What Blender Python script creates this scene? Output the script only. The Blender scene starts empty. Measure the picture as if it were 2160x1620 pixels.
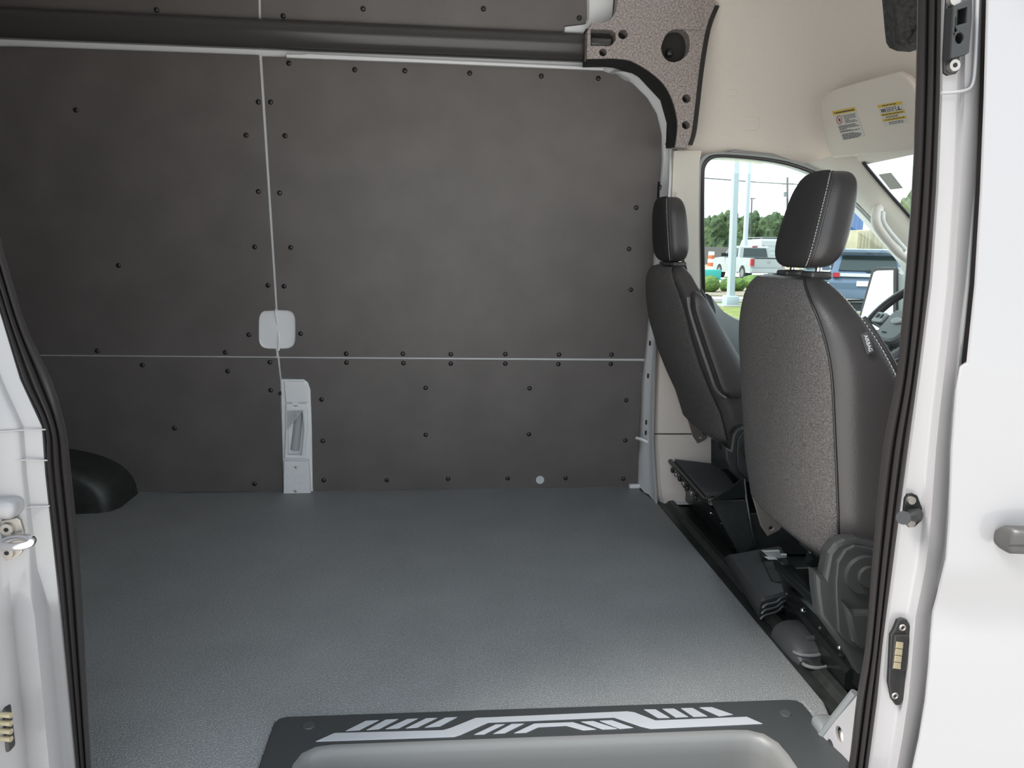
import bpy, bmesh, math, random
from mathutils import Vector, Matrix, noise
random.seed(7)
S = bpy.context.scene
COL = S.collection
# ------------------------------------------------------------------ camera
F, CX, CY, H = 1560.0, 1080.0, 810.0, 0.95          # focal length in pixels of the 2160x1620 frame; eye height over the cargo floor
RT = Vector((0.99566, -0.09166, 0.01630)).normalized()
FW = Vector((0.09195, 0.97895, -0.18230))
FW = (FW - RT * FW.dot(RT)).normalized()
UP = RT.cross(FW).normalized()
cam = bpy.data.objects.new('camera', bpy.data.cameras.new('camera'))
COL.objects.link(cam)
M3 = Matrix((RT, UP, -FW)).transposed()
cam.matrix_world = Matrix.Translation((0, 0, H)) @ M3.to_4x4()
cam.data.sensor_width = 36.0
cam.data.lens = 36.0 * F / 2160.0
cam.data.clip_start = 0.02
cam.data.clip_end = 600
S.camera = cam
# ------------------------------------------------------------------ light
W = bpy.data.worlds.new('sky'); S.world = W; W.use_nodes = True
nt = W.node_tree; nt.nodes.clear()
o_ = nt.nodes.new('ShaderNodeOutputWorld'); b_ = nt.nodes.new('ShaderNodeBackground')
tc = nt.nodes.new('ShaderNodeTexCoord'); sx = nt.nodes.new('ShaderNodeSeparateXYZ'); rp = nt.nodes.new('ShaderNodeValToRGB')
nt.links.new(tc.outputs['Generated'], sx.inputs[0]); nt.links.new(sx.outputs[2], rp.inputs[0])
rp.color_ramp.elements[0].position = 0.0; rp.color_ramp.elements[0].color = (0.93, 0.972, 1.0, 1)
rp.color_ramp.elements[1].position = 0.35; rp.color_ramp.elements[1].color = (0.83, 0.93, 1.0, 1)
nt.links.new(rp.outputs[0], b_.inputs[0]); b_.inputs[1].default_value = 0.85
nt.links.new(b_.outputs[0], o_.inputs[0])
sun = bpy.data.objects.new('sun', bpy.data.lights.new('sun', 'SUN')); COL.objects.link(sun)
sun.data.energy = 4.0; sun.data.angle = math.radians(25); sun.data.color = (1.0, 0.96, 0.9)
sun.rotation_euler = (math.radians(38), 0, math.radians(-78))   # high, from behind the tail of the van
S.view_settings.view_transform = 'Standard'; S.view_settings.look = 'None'
S.view_settings.gamma = 1.0; S.view_settings.use_curve_mapping = False
S.view_settings.exposure = 1.3

# ------------------------------------------------------------------ pixel -> place
def ray(px, py): return RT * (px - CX) + UP * (CY - py) + FW * F
EYE = Vector((0, 0, H))
def PY(px, py, y): d = ray(px, py); return EYE + d * (y / d.y)
def PZ(px, py, z): d = ray(px, py); return EYE + d * ((z - H) / d.z)
def PXX(px, py, x): d = ray(px, py); return EYE + d * (x / d.x)
def ywall(z):
    if z < 1.64: return 2.82 - 0.06 * z
    return 2.7216 - 0.35 * (z - 1.64)
def PW(px, py):
    y = 2.8
    for _ in range(12):
        p = PY(px, py, y); y = ywall(p.z)
    return p
# ------------------------------------------------------------------ materials
MATS = {}
def mat(name, col, rough=0.5, metal=0.0, noise_amt=0.0, scale=40.0, bump=0.0, bscale=None, spec=0.5, coat=0.0, trans=0.0, alpha=1.0, detail=4.0, col2=None, speck=None, emit=None):
    if name in MATS: return MATS[name]
    m = bpy.data.materials.new(name); m.use_nodes = True
    t = m.node_tree; p = t.nodes['Principled BSDF']
    p.inputs['Base Color'].default_value = (*col, 1); p.inputs['Roughness'].default_value = rough
    p.inputs['Metallic'].default_value = metal; p.inputs['Specular IOR Level'].default_value = spec
    p.inputs['Coat Weight'].default_value = coat; p.inputs['Transmission Weight'].default_value = trans
    if noise_amt or bump or col2 or speck:
        co = t.nodes.new('ShaderNodeTexCoord')
        n = t.nodes.new('ShaderNodeTexNoise'); n.inputs['Scale'].default_value = scale; n.inputs['Detail'].default_value = detail
        t.links.new(co.outputs['Object'], n.inputs['Vector'])
        if noise_amt or col2:
            r = t.nodes.new('ShaderNodeValToRGB')
            c2 = col2 or tuple(c * (1 + noise_amt) for c in col); c1 = col if col2 else tuple(c * (1 - noise_amt) for c in col)
            r.color_ramp.elements[0].position = 0.32; r.color_ramp.elements[1].position = 0.68
            r.color_ramp.elements[0].color = (*c1, 1); r.color_ramp.elements[1].color = (*c2, 1)
            t.links.new(n.outputs[0], r.inputs[0]); t.links.new(r.outputs[0], p.inputs['Base Color'])
        if speck:
            n3 = t.nodes.new('ShaderNodeTexNoise'); n3.inputs['Scale'].default_value = speck[0]; n3.inputs['Detail'].default_value = 1
            t.links.new(co.outputs['Object'], n3.inputs['Vector'])
            r3 = t.nodes.new('ShaderNodeValToRGB'); r3.color_ramp.elements[0].position = 0.5; r3.color_ramp.elements[1].position = 0.72
            r3.color_ramp.elements[0].color = (*col, 1); r3.color_ramp.elements[1].color = (*speck[1], 1)
            t.links.new(n3.outputs[0], r3.inputs[0])
            if noise_amt or col2:
                mx = t.nodes.new('ShaderNodeMix'); mx.data_type = 'RGBA'; mx.inputs[0].default_value = 0.5
                t.links.new(r.outputs[0], mx.inputs[6]); t.links.new(r3.outputs[0], mx.inputs[7]); t.links.new(mx.outputs[2], p.inputs['Base Color'])
            else: t.links.new(r3.outputs[0], p.inputs['Base Color'])
        if bump:
            n2 = t.nodes.new('ShaderNodeTexNoise'); n2.inputs['Scale'].default_value = bscale or scale; n2.inputs['Detail'].default_value = 3
            t.links.new(co.outputs['Object'], n2.inputs['Vector'])
            bp = t.nodes.new('ShaderNodeBump'); bp.inputs['Strength'].default_value = bump; bp.inputs['Distance'].default_value = 0.01
            t.links.new(n2.outputs[0], bp.inputs['Height']); t.links.new(bp.outputs[0], p.inputs['Normal'])
    MATS[name] = m
    return m
def glass_mat(name, tint=(0.9, 0.97, 0.96)):
    m = bpy.data.materials.new(name); m.use_nodes = True; t = m.node_tree; t.nodes.clear()
    o = t.nodes.new('ShaderNodeOutputMaterial'); mx = t.nodes.new('ShaderNodeMixShader')
    tr = t.nodes.new('ShaderNodeBsdfTransparent'); tr.inputs[0].default_value = (*tint, 1)
    gl = t.nodes.new('ShaderNodeBsdfGlossy'); gl.inputs['Roughness'].default_value = 0.01; gl.inputs[0].default_value = (1, 1, 1, 1)
    lw = t.nodes.new('ShaderNodeLayerWeight'); pw = t.nodes.new('ShaderNodeMath'); pw.operation = 'POWER'; pw.inputs[1].default_value = 4.0
    fr = t.nodes.new('ShaderNodeMath'); fr.operation = 'MULTIPLY_ADD'; fr.inputs[1].default_value = 0.55; fr.inputs[2].default_value = 0.04
    t.links.new(lw.outputs['Facing'], pw.inputs[0]); t.links.new(pw.outputs[0], fr.inputs[0])
    t.links.new(fr.outputs[0], mx.inputs[0]); t.links.new(tr.outputs[0], mx.inputs[1]); t.links.new(gl.outputs[0], mx.inputs[2]); t.links.new(mx.outputs[0], o.inputs[0])
    return m
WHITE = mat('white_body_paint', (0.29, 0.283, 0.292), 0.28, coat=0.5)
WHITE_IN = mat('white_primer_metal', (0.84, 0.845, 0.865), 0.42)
BOARD = mat('black_wall_board', (0.130, 0.117, 0.113), 0.48, noise_amt=0.09, scale=7.0, bump=0.05, bscale=240, detail=6)
FLOORM = mat('speckled_vinyl_floor', (0.235, 0.241, 0.246), 0.40, noise_amt=0.12, scale=5.0, bump=0.5, bscale=300, speck=(300.0, (0.60, 0.62, 0.63)))
RAILM = mat('black_satin_plastic', (0.066, 0.061, 0.061), 0.24, bump=0.03, bscale=300)
RIVET = mat('black_rivet_plastic', (0.022, 0.021, 0.021), 0.25)
PLUGW = mat('white_plastic_plug', (0.65, 0.66, 0.66), 0.4)
EPP = mat('black_moulded_foam', (0.36, 0.31, 0.295), 0.6, noise_amt=0.45, scale=170, bump=0.25, bscale=320)
EPPD = mat('black_foam_edge', (0.022, 0.021, 0.021), 0.7, bump=0.2, bscale=320)
HOLE = mat('black_hole', (0.008, 0.008, 0.008), 0.8)
LINER = mat('beige_headliner', (0.86, 0.79, 0.725), 0.85, noise_amt=0.03, scale=300, bump=0.08, bscale=500)
BEIGE = mat('beige_plastic', (0.82, 0.775, 0.70), 0.5, bump=0.03, bscale=400)
TAUPE = mat('taupe_plastic', (0.72, 0.65, 0.60), 0.5, bump=0.03, bscale=400)
LEATHER = mat('black_leatherette', (0.050, 0.046, 0.046), 0.34, bump=0.12, bscale=420)
FABRIC = mat('dark_woven_fabric', (0.098, 0.090, 0.088), 0.9, noise_amt=0.45, scale=330, bump=0.5, bscale=380)
FABRICB = mat('black_plain_fabric', (0.016, 0.015, 0.015), 0.85, bump=0.2, bscale=500)
STITCH = mat('grey_thread', (0.42, 0.41, 0.40), 0.8)
SHIELD = mat('charcoal_seat_plastic', (0.028, 0.029, 0.030), 0.42, bump=0.05, bscale=400)
DGREY = mat('dark_grey_plastic', (0.058, 0.059, 0.062), 0.45, bump=0.05, bscale=400)
MGREY = mat('mid_grey_plastic', (0.17, 0.18, 0.185), 0.45)
LGREY = mat('light_grey_plastic', (0.42, 0.44, 0.44), 0.4)
BLACKP = mat('gloss_black_metal', (0.012, 0.014, 0.014), 0.22)
RUBBER = mat('black_rubber', (0.030, 0.027, 0.027), 0.26)
RUBBERB = mat('black_floor_rubber', (0.026, 0.028, 0.027), 0.42, noise_amt=0.25, scale=30)
CHROME = mat('bright_metal', (0.75, 0.75, 0.77), 0.18, metal=1.0)
STEEL = mat('stamped_steel', (0.40, 0.37, 0.34), 0.38, metal=0.8)
ZINC = mat('zinc_plate', (0.6, 0.64, 0.62), 0.35, metal=0.4)
YELLOW = mat('label_yellow', (0.80, 0.56, 0.05), 0.5)
PAPER = mat('label_white', (0.72, 0.70, 0.66), 0.5)
INK = mat('label_ink', (0.08, 0.08, 0.09), 0.6)
REDINK = mat('label_red', (0.55, 0.10, 0.12), 0.6)
GRIP = mat('grey_grip_print', (0.40, 0.41, 0.44), 0.55)
TAGW = mat('tag_white', (0.75, 0.75, 0.75), 0.6)
BRASS = mat('contact_brass', (0.50, 0.44, 0.30), 0.35, metal=0.7)
OUTP = mat('black_outer_plastic', (0.016, 0.016, 0.017), 0.4)
GLASS = glass_mat('clear_glass'); 
MIRROR = mat('mirror_glass', (0.92, 0.94, 0.95), 0.03, metal=1.0)

# ------------------------------------------------------------------ mesh helpers
class MB:
    def __init__(s): s.v = []; s.f = []
    def add(s, vs, fs):
        b = len(s.v); s.v += [tuple(v) for v in vs]; s.f += [tuple(b + i for i in f) for f in fs]; return s
    def box(s, c, d, R=None):
        c = Vector(c); vs = []
        for i in range(8):
            p = Vector(((i & 1) - .5, ((i >> 1) & 1) - .5, ((i >> 2) & 1) - .5)); p = Vector((p.x * d[0], p.y * d[1], p.z * d[2]))
            vs.append(c + (R @ p if R else p))
        return s.add(vs, [(0, 2, 3, 1), (4, 5, 7, 6), (0, 1, 5, 4), (2, 6, 7, 3), (0, 4, 6, 2), (1, 3, 7, 5)])
    def rbox(s, c, d, r=0.01, seg=3, R=None):
        bm = bmesh.new(); bmesh.ops.create_cube(bm, size=1.0)
        for v in bm.verts: v.co = Vector((v.co.x * d[0], v.co.y * d[1], v.co.z * d[2]))
        bmesh.ops.bevel(bm, geom=list(bm.edges), offset=min(r, min(d) * .49), segments=seg, profile=0.5, affect='EDGES')
        c = Vector(c); bm.verts.index_update()
        vs = [c + (R @ v.co if R else v.co) for v in bm.verts]; fs = [tuple(v.index for v in f.verts) for f in bm.faces]
        bm.free(); return s.add(vs, fs)
    def loft(s, rings, closed=True, cap0=False, cap1=False):
        n = len(rings[0]); vs = [p for r in rings for p in r]; fs = []
        m = n if closed else n - 1
        for i in range(len(rings) - 1):
            for j in range(m):
                k = (j + 1) % n
                fs.append((i * n + j, i * n + k, (i + 1) * n + k, (i + 1) * n + j))
        if cap0: fs.append(tuple(range(n - 1, -1, -1)))
        if cap1: fs.append(tuple((len(rings) - 1) * n + j for j in range(n)))
        return s.add(vs, fs)
    def tube(s, pts, r, n=10, caps=True):
        pts = [Vector(p) for p in pts]; rings = []; up = None
        for i, p in enumerate(pts):
            d = (pts[min(i + 1, len(pts) - 1)] - pts[max(i - 1, 0)]).normalized()
            if up is None: up = Vector((0, 0, 1)) if abs(d.z) < .9 else Vector((1, 0, 0))
            u = (up - d * up.dot(d)).normalized(); w = d.cross(u); up = u
            rr = r[i] if isinstance(r, (list, tuple)) else r
            rings.append([p + (u * math.cos(a) + w * math.sin(a)) * rr for a in [2 * math.pi * k / n for k in range(n)]])
        return s.loft(rings, True, caps, caps)
    def cyl(s, a, b, r, n=20, r2=None): return s.tube([a, b], [r, r if r2 is None else r2], n)
    def dome(s, c, nrm, r, h, n=12, rows=4, base=0.0):
        nrm = Vector(nrm).normalized(); u = nrm.orthogonal().normalized(); w = nrm.cross(u); c = Vector(c); rings = []
        if base: rings.append([c - nrm * base + (u * math.cos(2 * math.pi * k / n) + w * math.sin(2 * math.pi * k / n)) * r for k in range(n)])
        for i in range(rows):
            t = i / rows * math.pi / 2
            rings.append([c + nrm * h * math.sin(t) + (u * math.cos(2 * math.pi * k / n) + w * math.sin(2 * math.pi * k / n)) * r * math.cos(t) for k in range(n)])
        return s.loft(rings, True, False, True)
    def ring_torus(s, c, u, w, R, r, n=40, m=8, a0=0, a1=2 * math.pi):
        c = Vector(c); u = Vector(u).normalized(); w = Vector(w).normalized(); k = u.cross(w); rings = []
        full = abs(a1 - a0 - 2 * math.pi) < 1e-6
        for i in range(n + (0 if full else 1)):
            a = a0 + (a1 - a0) * i / n; d = u * math.cos(a) + w * math.sin(a)
            rings.append([c + d * (R + r * math.cos(b)) + k * r * math.sin(b) for b in [2 * math.pi * q / m for q in range(m)]])
        if full: rings.append(rings[0])
        return s.loft(rings, True, not full, not full)
    def mesh(s, name, smooth=0.6):
        me = bpy.data.meshes.new(name); me.from_pydata(s.v, [], s.f); me.update()
        bm = bmesh.new(); bm.from_mesh(me); bmesh.ops.remove_doubles(bm, verts=bm.verts, dist=1e-6); bmesh.ops.recalc_face_normals(bm, faces=bm.faces); bm.to_mesh(me); bm.free()
        if smooth:
            me.polygons.foreach_set('use_smooth', [True] * len(me.polygons)); me.set_sharp_from_angle(angle=smooth)
        return me
    def build(s, name, m, parent=None, smooth=0.6): return link(name, s.mesh(name, smooth), m, parent)
LOC = {}
def link(name, me, m, parent=None, at=None):
    o = bpy.data.objects.new(name, me); COL.objects.link(o)
    if m is not None and not me.materials: me.materials.append(m)
    if parent is not None:
        o.parent = parent
        if parent.parent is None: o.matrix_parent_inverse = Matrix.Translation(-LOC.get(parent.name, Vector((0, 0, 0))))
    if at is not None: o.location = at
    return o
def tag(o, label=None, cat=None, group=None, kind=None):
    if label: o['label'] = label
    if cat: o['category'] = cat
    if group: o['group'] = group
    if kind: o['kind'] = kind
    return o
def thing(name, label, cat, loc=(0, 0, 0), group=None, kind=None):
    o = bpy.data.objects.new(name, None); COL.objects.link(o); o.location = loc; o.empty_display_size = 0.05
    LOC[o.name] = Vector(loc); return tag(o, label, cat, group, kind)
def plate_mesh(name, loops, depth, bevel=0.0, fn=None, smooth=0.22):
    """solid slab from 2D loops (first outer, others holes); fn maps (u, v, d) to a point, d in 0..depth"""
    cu = bpy.data.curves.new(name, 'CURVE'); cu.dimensions = '2D'; cu.fill_mode = 'BOTH'
    h = depth / 2; cu.extrude = max(h - bevel, 1e-5); cu.bevel_depth = bevel; cu.bevel_resolution = 1
    cu.offset = -bevel
    for lp in loops:
        sp = cu.splines.new('POLY'); sp.points.add(len(lp) - 1); sp.use_cyclic_u = True
        for i, p in enumerate(lp): sp.points[i].co = (p[0], p[1], 0, 1)
    ob = bpy.data.objects.new(name, cu); me = bpy.data.meshes.new_from_object(ob)
    bpy.data.objects.remove(ob); bpy.data.curves.remove(cu)
    for v in me.vertices: v.co = fn(v.co.x, v.co.y, v.co.z + h)
    bm = bmesh.new(); bm.from_mesh(me); bmesh.ops.remove_doubles(bm, verts=bm.verts, dist=1e-6); bmesh.ops.recalc_face_normals(bm, faces=bm.faces); bm.to_mesh(me); bm.free()
    me.materials.clear()
    if smooth: me.polygons.foreach_set('use_smooth', [True] * len(me.polygons)); me.set_sharp_from_angle(angle=smooth)
    return me
def frame(o, u, v, n):
    o, u, v, n = (Vector(a) for a in (o, u, v, n))
    return lambda a, b, d: o + u * a + v * b + n * d
def circ(cx, cy, r, n=20, ry=None): return [(cx + r * math.cos(2 * math.pi * k / n), cy + (ry or r) * math.sin(2 * math.pi * k / n)) for k in range(n)]
def rrect(cx, cy, w, h, r, n=6):
    p = []
    for qx, qy, a in ((1, 1, 0), (-1, 1, 90), (-1, -1, 180), (1, -1, 270)):
        for k in range(n + 1):
            t = math.radians(a + 90 * k / n); p.append((cx + qx * (w / 2 - r) + r * math.cos(t), cy + qy * (h / 2 - r) + r * math.sin(t)))
    return p
def smooth_path(pts, n=6):
    pts = [Vector(p) for p in pts]; out = []
    for i in range(len(pts) - 1):
        p0, p1, p2, p3 = pts[max(i - 1, 0)], pts[i], pts[i + 1], pts[min(i + 2, len(pts) - 1)]
        for k in range(n):
            t = k / n
            out.append(0.5 * ((2 * p1) + (p2 - p0) * t + (2 * p0 - 5 * p1 + 4 * p2 - p3) * t * t + (3 * p1 - p0 - 3 * p2 + p3) * t ** 3))
    return out + [pts[-1]]
def lerp_tab(tab, t):
    if t <= tab[0][0]: return tab[0][1]
    for (a, x), (b, y) in zip(tab, tab[1:]):
        if t <= b: return x + (y - x) * (t - a) / (b - a)
    return tab[-1][1]
def text_mesh(txt, size, fn, depth=0.0004):
    cu = bpy.data.curves.new('t', 'FONT'); cu.body = txt; cu.size = size; cu.extrude = depth; cu.align_x = 'CENTER'; cu.align_y = 'CENTER'
    ob = bpy.data.objects.new('t', cu); me = bpy.data.meshes.new_from_object(ob); bpy.data.objects.remove(ob); bpy.data.curves.remove(cu)
    for v in me.vertices: v.co = fn(v.co.x, v.co.y, v.co.z)
    me.materials.clear(); return me

# ================================================================== THE VAN: STRUCTURE
# cargo floor, notched round the step well
FX = 0.815
fl = [(-2.6, 1.06), (-0.338, 1.06), (-0.338, 1.386), (0.768, 1.372), (0.768, 1.29), (FX - .02, 1.29), (FX, 1.37), (FX, 2.62), (0.78, 2.83), (-2.6, 2.83)]
floor = link('floor', plate_mesh('floor', [fl], 0.02, 0.004, lambda a, b, d: Vector((a, b, d - 0.02))), FLOORM)
tag(floor, 'dark grey speckled vinyl cargo floor of the van', None, None, 'structure')
mb = MB(); mb.box((-0.5, 1.95, -0.31), (4.2, 1.75, 0.02)); mb.box((1.5, 1.95, -0.06), (1.4, 1.6, 0.04))
for x in (-2.55, -0.36, 0.8): mb.box((x, 1.95, -0.17), (0.04, 1.7, 0.26))
under = mb.build('floor_underside', BLACKP); tag(under, 'dark metal underbody below the cargo floor', None, None, 'structure')

# far wall: white sheet metal, then the black boards
wall = thing('wall_far', 'far cargo wall of white sheet metal lined with black boards', None, (-0.5, 2.83, 0), None, 'structure')
zs = [-0.02, 0.53, 1.64, 2.1]
mb = MB(); off = 0.012
mb.loft([[Vector((x, ywall(z) + off, z)) for z in zs] for x in (-2.6, 0.80)] , closed=False)
mb.loft([[Vector((x, ywall(z) + off + .05, z)) for z in zs] for x in (-2.6, 0.80)], closed=False)
mb.build('metal_skin', WHITE_IN, wall, 0)
mb = MB(); mb.loft([[Vector((x, ywall(z) + .10, z)) for z in [-0.4] + zs[1:]] for x in (-2.6, 0.95)], closed=False); mb.build('outer_skin', WHITE, wall, 0)
RM = MB().dome((0, 0, 0), (0, -1, 0), 0.0092, 0.0055, 14, 4, 0.002).mesh('rivet'); RM.materials.append(RIVET)
def panel(name, pts, rivets, m=BOARD, th=0.007):
    lp = [(PW(*p).x, PW(*p).z) for p in pts]
    me = plate_mesh(name, [lp], th, 0.0012, lambda a, b, d: Vector((a, ywall(b) + th - d, b)))
    p = link(name, me, m, wall)
    LOC[p.name] = LOC[wall.name]
    for r in rivets:
        q = PW(*r); o = bpy.data.objects.new('rivet', RM); COL.objects.link(o); o.parent = p
        o.location = q + Vector((0, 0.0005, 0)); o.rotation_euler = (random.uniform(-.15, .15), 0, random.uniform(-.15, .15))
    return p
# the hand-hole between the upper boards
HHc, HHw, HHh = (584.5, 695), 39, 41
def hh(side):
    a = []
    for k in range(0, 19):
        t = math.radians(-90 + 10 * k) if side > 0 else math.radians(90 + 10 * k)
        c, s_ = math.cos(t), math.sin(t)
        a.append((HHc[0] + HHw * math.copysign(abs(c) ** .45, c), HHc[1] - HHh * math.copysign(abs(s_) ** .45, s_)))
    return a
hr, hl = hh(1), hh(-1)
panel('wall_panel', [(553, 119), (660, 121), (900, 131), (1100, 139), (1268, 149), (1300, 158), (1335, 178), (1365, 207), (1385, 240), (1397, 290), (1397, 330), (1388, 430), (1375, 600), (1367, 700), (1363, 757), (589, 752.5), (588, hr[0][1])] + [(588 if abs(p[0] - HHc[0]) < 3 else p[0], p[1]) for p in hr] + [(586, hr[-1][1])],
      [(609, 133), (748, 147), (854, 149), (991, 154), (1142, 160), (1262, 165), (571, 215), (601, 286), (590, 407), (613, 522), (599, 604), (634, 704), (730, 746), (850, 746), (951, 747), (1066, 747), (1179, 748), (1290, 748), (1342, 438), (1327, 525), (1331, 611)])
panel('wall_panel', [(-420, 95), (45, 98), (300, 107), (546, 116), (581, hl[0][1])] + [(581.5 if abs(p[0] - HHc[0]) < 3 else p[0], p[1]) for p in hl] + [(583, 752), (300, 750), (45, 748), (-420, 744)],
      [(545, 215), (519, 285), (545, 404), (537, 521), (565, 602), (525, 706), (475, 743), (205, 740), (160, 232), (250, 560)])
panel('wall_panel', [(590, 756), (1357, 762), (1351, 860), (1347, 950), (1346, 1027), (1000, 1031.5), (662, 1036), (660, 1020), (658, 900), (655, 822), (650, 806), (640, 799), (594, 798)],
      [(731, 765), (851, 766), (951, 767), (1066, 767), (1178, 768), (1289, 768), (678, 843), (898, 818), (1117, 819), (1321, 844), (681, 930), (898, 917), (1116, 916), (1319, 929), (683, 1013), (816, 1013), (945, 1010), (1071, 1009), (1193, 1009), (1315, 1010)])
panel('wall_panel', [(-420, 747), (45, 751), (300, 753), (585, 755.5), (590, 800), (597, 1030), (597, 1037), (300, 1039), (-420, 1042)],
      [(569, 764), (480, 783), (571, 823), (368, 903), (537, 1021), (300, 770)])
panel('wall_panel', [(550, -160), (1238, -160), (1238, 40), (1234, 50), (1190, 55), (1187, 79), (950, 70), (551, 51)],
      [(597, 33), (766, 18), (1020, 18), (1222, 37)])
panel('wall_panel', [(-420, -170), (543, -160), (545, 51), (300, 46), (-420, 20)], [(330, 20)])
mb = MB(); q = PW(1139, 1012); mb.cyl(q + Vector((0, .002, 0)), q + Vector((0, -.003, 0)), 0.0165, 24); mb.cyl(q + Vector((0, -.002, 0)), q + Vector((0, -.0042, 0)), 0.004, 12)
link('hole_plug', mb.mesh('hole_plug'), PLUGW, wall)['label'] = 'round white plug low on the black board'
# pressed cup behind the hand-hole
c = PW(*HHc); mb = MB(); rings = []
for sc, dd in ((1.04, 0.006), (1.0, 0.008), (.9, 0.018), (.72, 0.028), (.55, 0.030)):
    rings.append([Vector((c.x + HHw / 538 * sc * math.copysign(abs(math.cos(t)) ** .45, math.cos(t)), c.y + dd, c.z + HHh / 538 * sc * math.copysign(abs(math.sin(t)) ** .45, math.sin(t)))) for t in [2 * math.pi * k / 48 for k in range(48)]])
mb.loft(rings, True, False, True); mb.build('metal_cup', WHITE_IN, wall)['label'] = 'white pressed metal hand recess showing between two black boards'
mb = MB(); mb.tube(smooth_path([c + Vector(p) for p in ((-.002, -.001, .078), (-.003, .004, .05), (.001, .016, 0), (.004, .004, -.05), (.003, -.001, -.078))]), .0035, 8); mb.build('seam_flange', WHITE_IN, wall)
# exposed pillar bracket
b0 = lambda px, py, d=0.0: PW(px, py) + Vector((0, -d, 0))
br = thing('pillar_bracket', 'white stamped metal pillar bracket with a tall slot, standing on the floor at the wall', 'bracket', PW(626, 1040))
def wpoly(name, pts, holes, d0, d1, m, parent, bev=0.0015):
    lp = [[(PW(*p).x, PW(*p).z) for p in l] for l in [pts] + holes]
    return link(name, plate_mesh(name, lp, d1 - d0, bev, lambda a, b, d: Vector((a, ywall(b) - d0 - d, b))), m, parent)
def pxc(cx, cy, r, n=14): return [(cx + r * math.cos(2 * math.pi * k / n), cy + r * math.sin(2 * math.pi * k / n)) for k in range(n)]
wpoly('back_plate', [(593, 800), (641, 800), (650, 807), (655, 822), (658, 900), (660, 1036), (599, 1036)], [[(608, 864), (641, 864), (644, 900), (636, 960), (608, 960)]], -.004, .004, WHITE_IN, br)
wpoly('upper_cap', [(600, 803), (642, 803), (649, 812), (651, 848), (604, 848)], [], .004, .014, WHITE_IN, br, .004)
wpoly('slot_frame', [(604, 850), (646, 850), (650, 862), (651, 905), (646, 940), (647, 966), (601, 966), (604, 905)], [pxc(624, 851.5, 4.2), [(609, 866), (639, 866), (642, 905), (637, 958), (608, 958)]], .004, .017, WHITE_IN, br, .005)
wpoly('foot_plate', [(601, 970), (647, 970), (653, 966), (657, 1036), (647, 1042), (600, 1041)], [pxc(625, 983, 2.6), pxc(624, 1033, 3.0)], .004, .022, WHITE_IN, br, .003)
for y in (980, 997, 1013):
    for x in (610, 634):
        q = b0(x, y, .022); MB().rbox(q, (.011, .004, .004), .0015, 2).build('pressed_tab', WHITE_IN, br)
mb = MB(); mb.cyl(b0(621, 950, -.012), b0(630, 870, -.02), .017, 20); mb.build('inner_tube', mat('slot_liner', (.42, .45, .46), .5), br)
MB().cyl(b0(591.5, 829, .001), b0(591.5, 829, .012), .006, 12).build('clip', RIVET, br)

# white ring frame and pillar at the end of the far wall
pil = thing('pillar_frame', 'white metal door pillar ending the far wall, beside the taupe cab trim', 'pillar', (0.80, 2.72, 0), None, 'structure')
rows = [(1346, 1022, 1383, 1063), (1347, 980, 1380, 1020), (1348, 940, 1376, 960), (1351, 880, 1375, 925), (1354, 800, 1377, 820), (1360, 757, 1379, 757), (1366, 700, 1383, 700), (1374, 600, 1392, 600), (1386, 450, 1407, 450), (1392, 390, 1411, 390), (1395, 330, 1413, 330), (1395, 280, 1412, 280), (1383, 235, 1408, 225), (1355, 195, 1395, 190), (1320, 165, 1365, 165), (1285, 150, 1330, 150)]
mb = MB(); r1 = []
for i, (ax, ay, bx, by) in enumerate(rows):
    a = PW(ax, ay) + Vector((0, .012, 0)); z = a.z
    yb = a.y - (0.20 if z < .3 else 0.20 - 0.10 * min(1, (z - .3) / .8))
    if z > 1.25: yb = a.y - .06
    b = PY(bx, by, yb)
    if i == 0: b = PZ(1383, 1063, 0.0)
    m1 = a.lerp(b, .45) + Vector((-.004, .0, 0)); m2 = a.lerp(b, .55) + Vector((.006, 0, 0)); m3 = a.lerp(b, .92) + Vector((.004, 0, 0))
    r1.append([a, m1, m2, m3, b, b + Vector((.012, .01, 0)), a + Vector((.04, .03, 0))])
mb.loft(r1, True, True, True); mb.build('frame_skin', WHITE_IN, pil, .9)
for px, py in ((1373, 724), (1369, 793), (1365, 891), (1364, 913), (1392, 395)):
    q = PY(px, py, 2.705); MB().rbox(q + Vector((-.004, 0, 0)), (.006, .006, .018), .002, 2).build('slot', HOLE, pil)
q = PY(1361, 926, 2.74); mb = MB(); mb.tube(smooth_path([q + Vector(p) for p in ((-.035, 0, .004), (-.02, -.03, .006), (0, -.04, -.002), (.02, -.08, .004), (.03, -.1, -.02))]), .006, 8); mb.build('pressed_bead', WHITE_IN, pil)
q = PW(1338, 1024); MB().rbox(q + Vector((.0, -.012, .002)), (.05, .02, .016), .004, 2).build('foot_tab', WHITE_IN, pil)
# strip of white flange under the rail, and the white metal showing beside the upper board
wpoly('metal_flange', [(606, 117), (640, 118), (652, 116), (680, 118), (900, 128), (1270, 145), (1272, 151), (900, 135), (606, 124)], [], .004, .02, WHITE_IN, wall, .002)
wpoly('metal_gusset', [(1192, 58), (1236, 52), (1242, 40), (1242, -150), (1310, -150), (1310, 60), (1240, 92), (1186, 82)], [pxc(1195, 82, 2.2)], -.002, .006, WHITE_IN, wall, .001)

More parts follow.
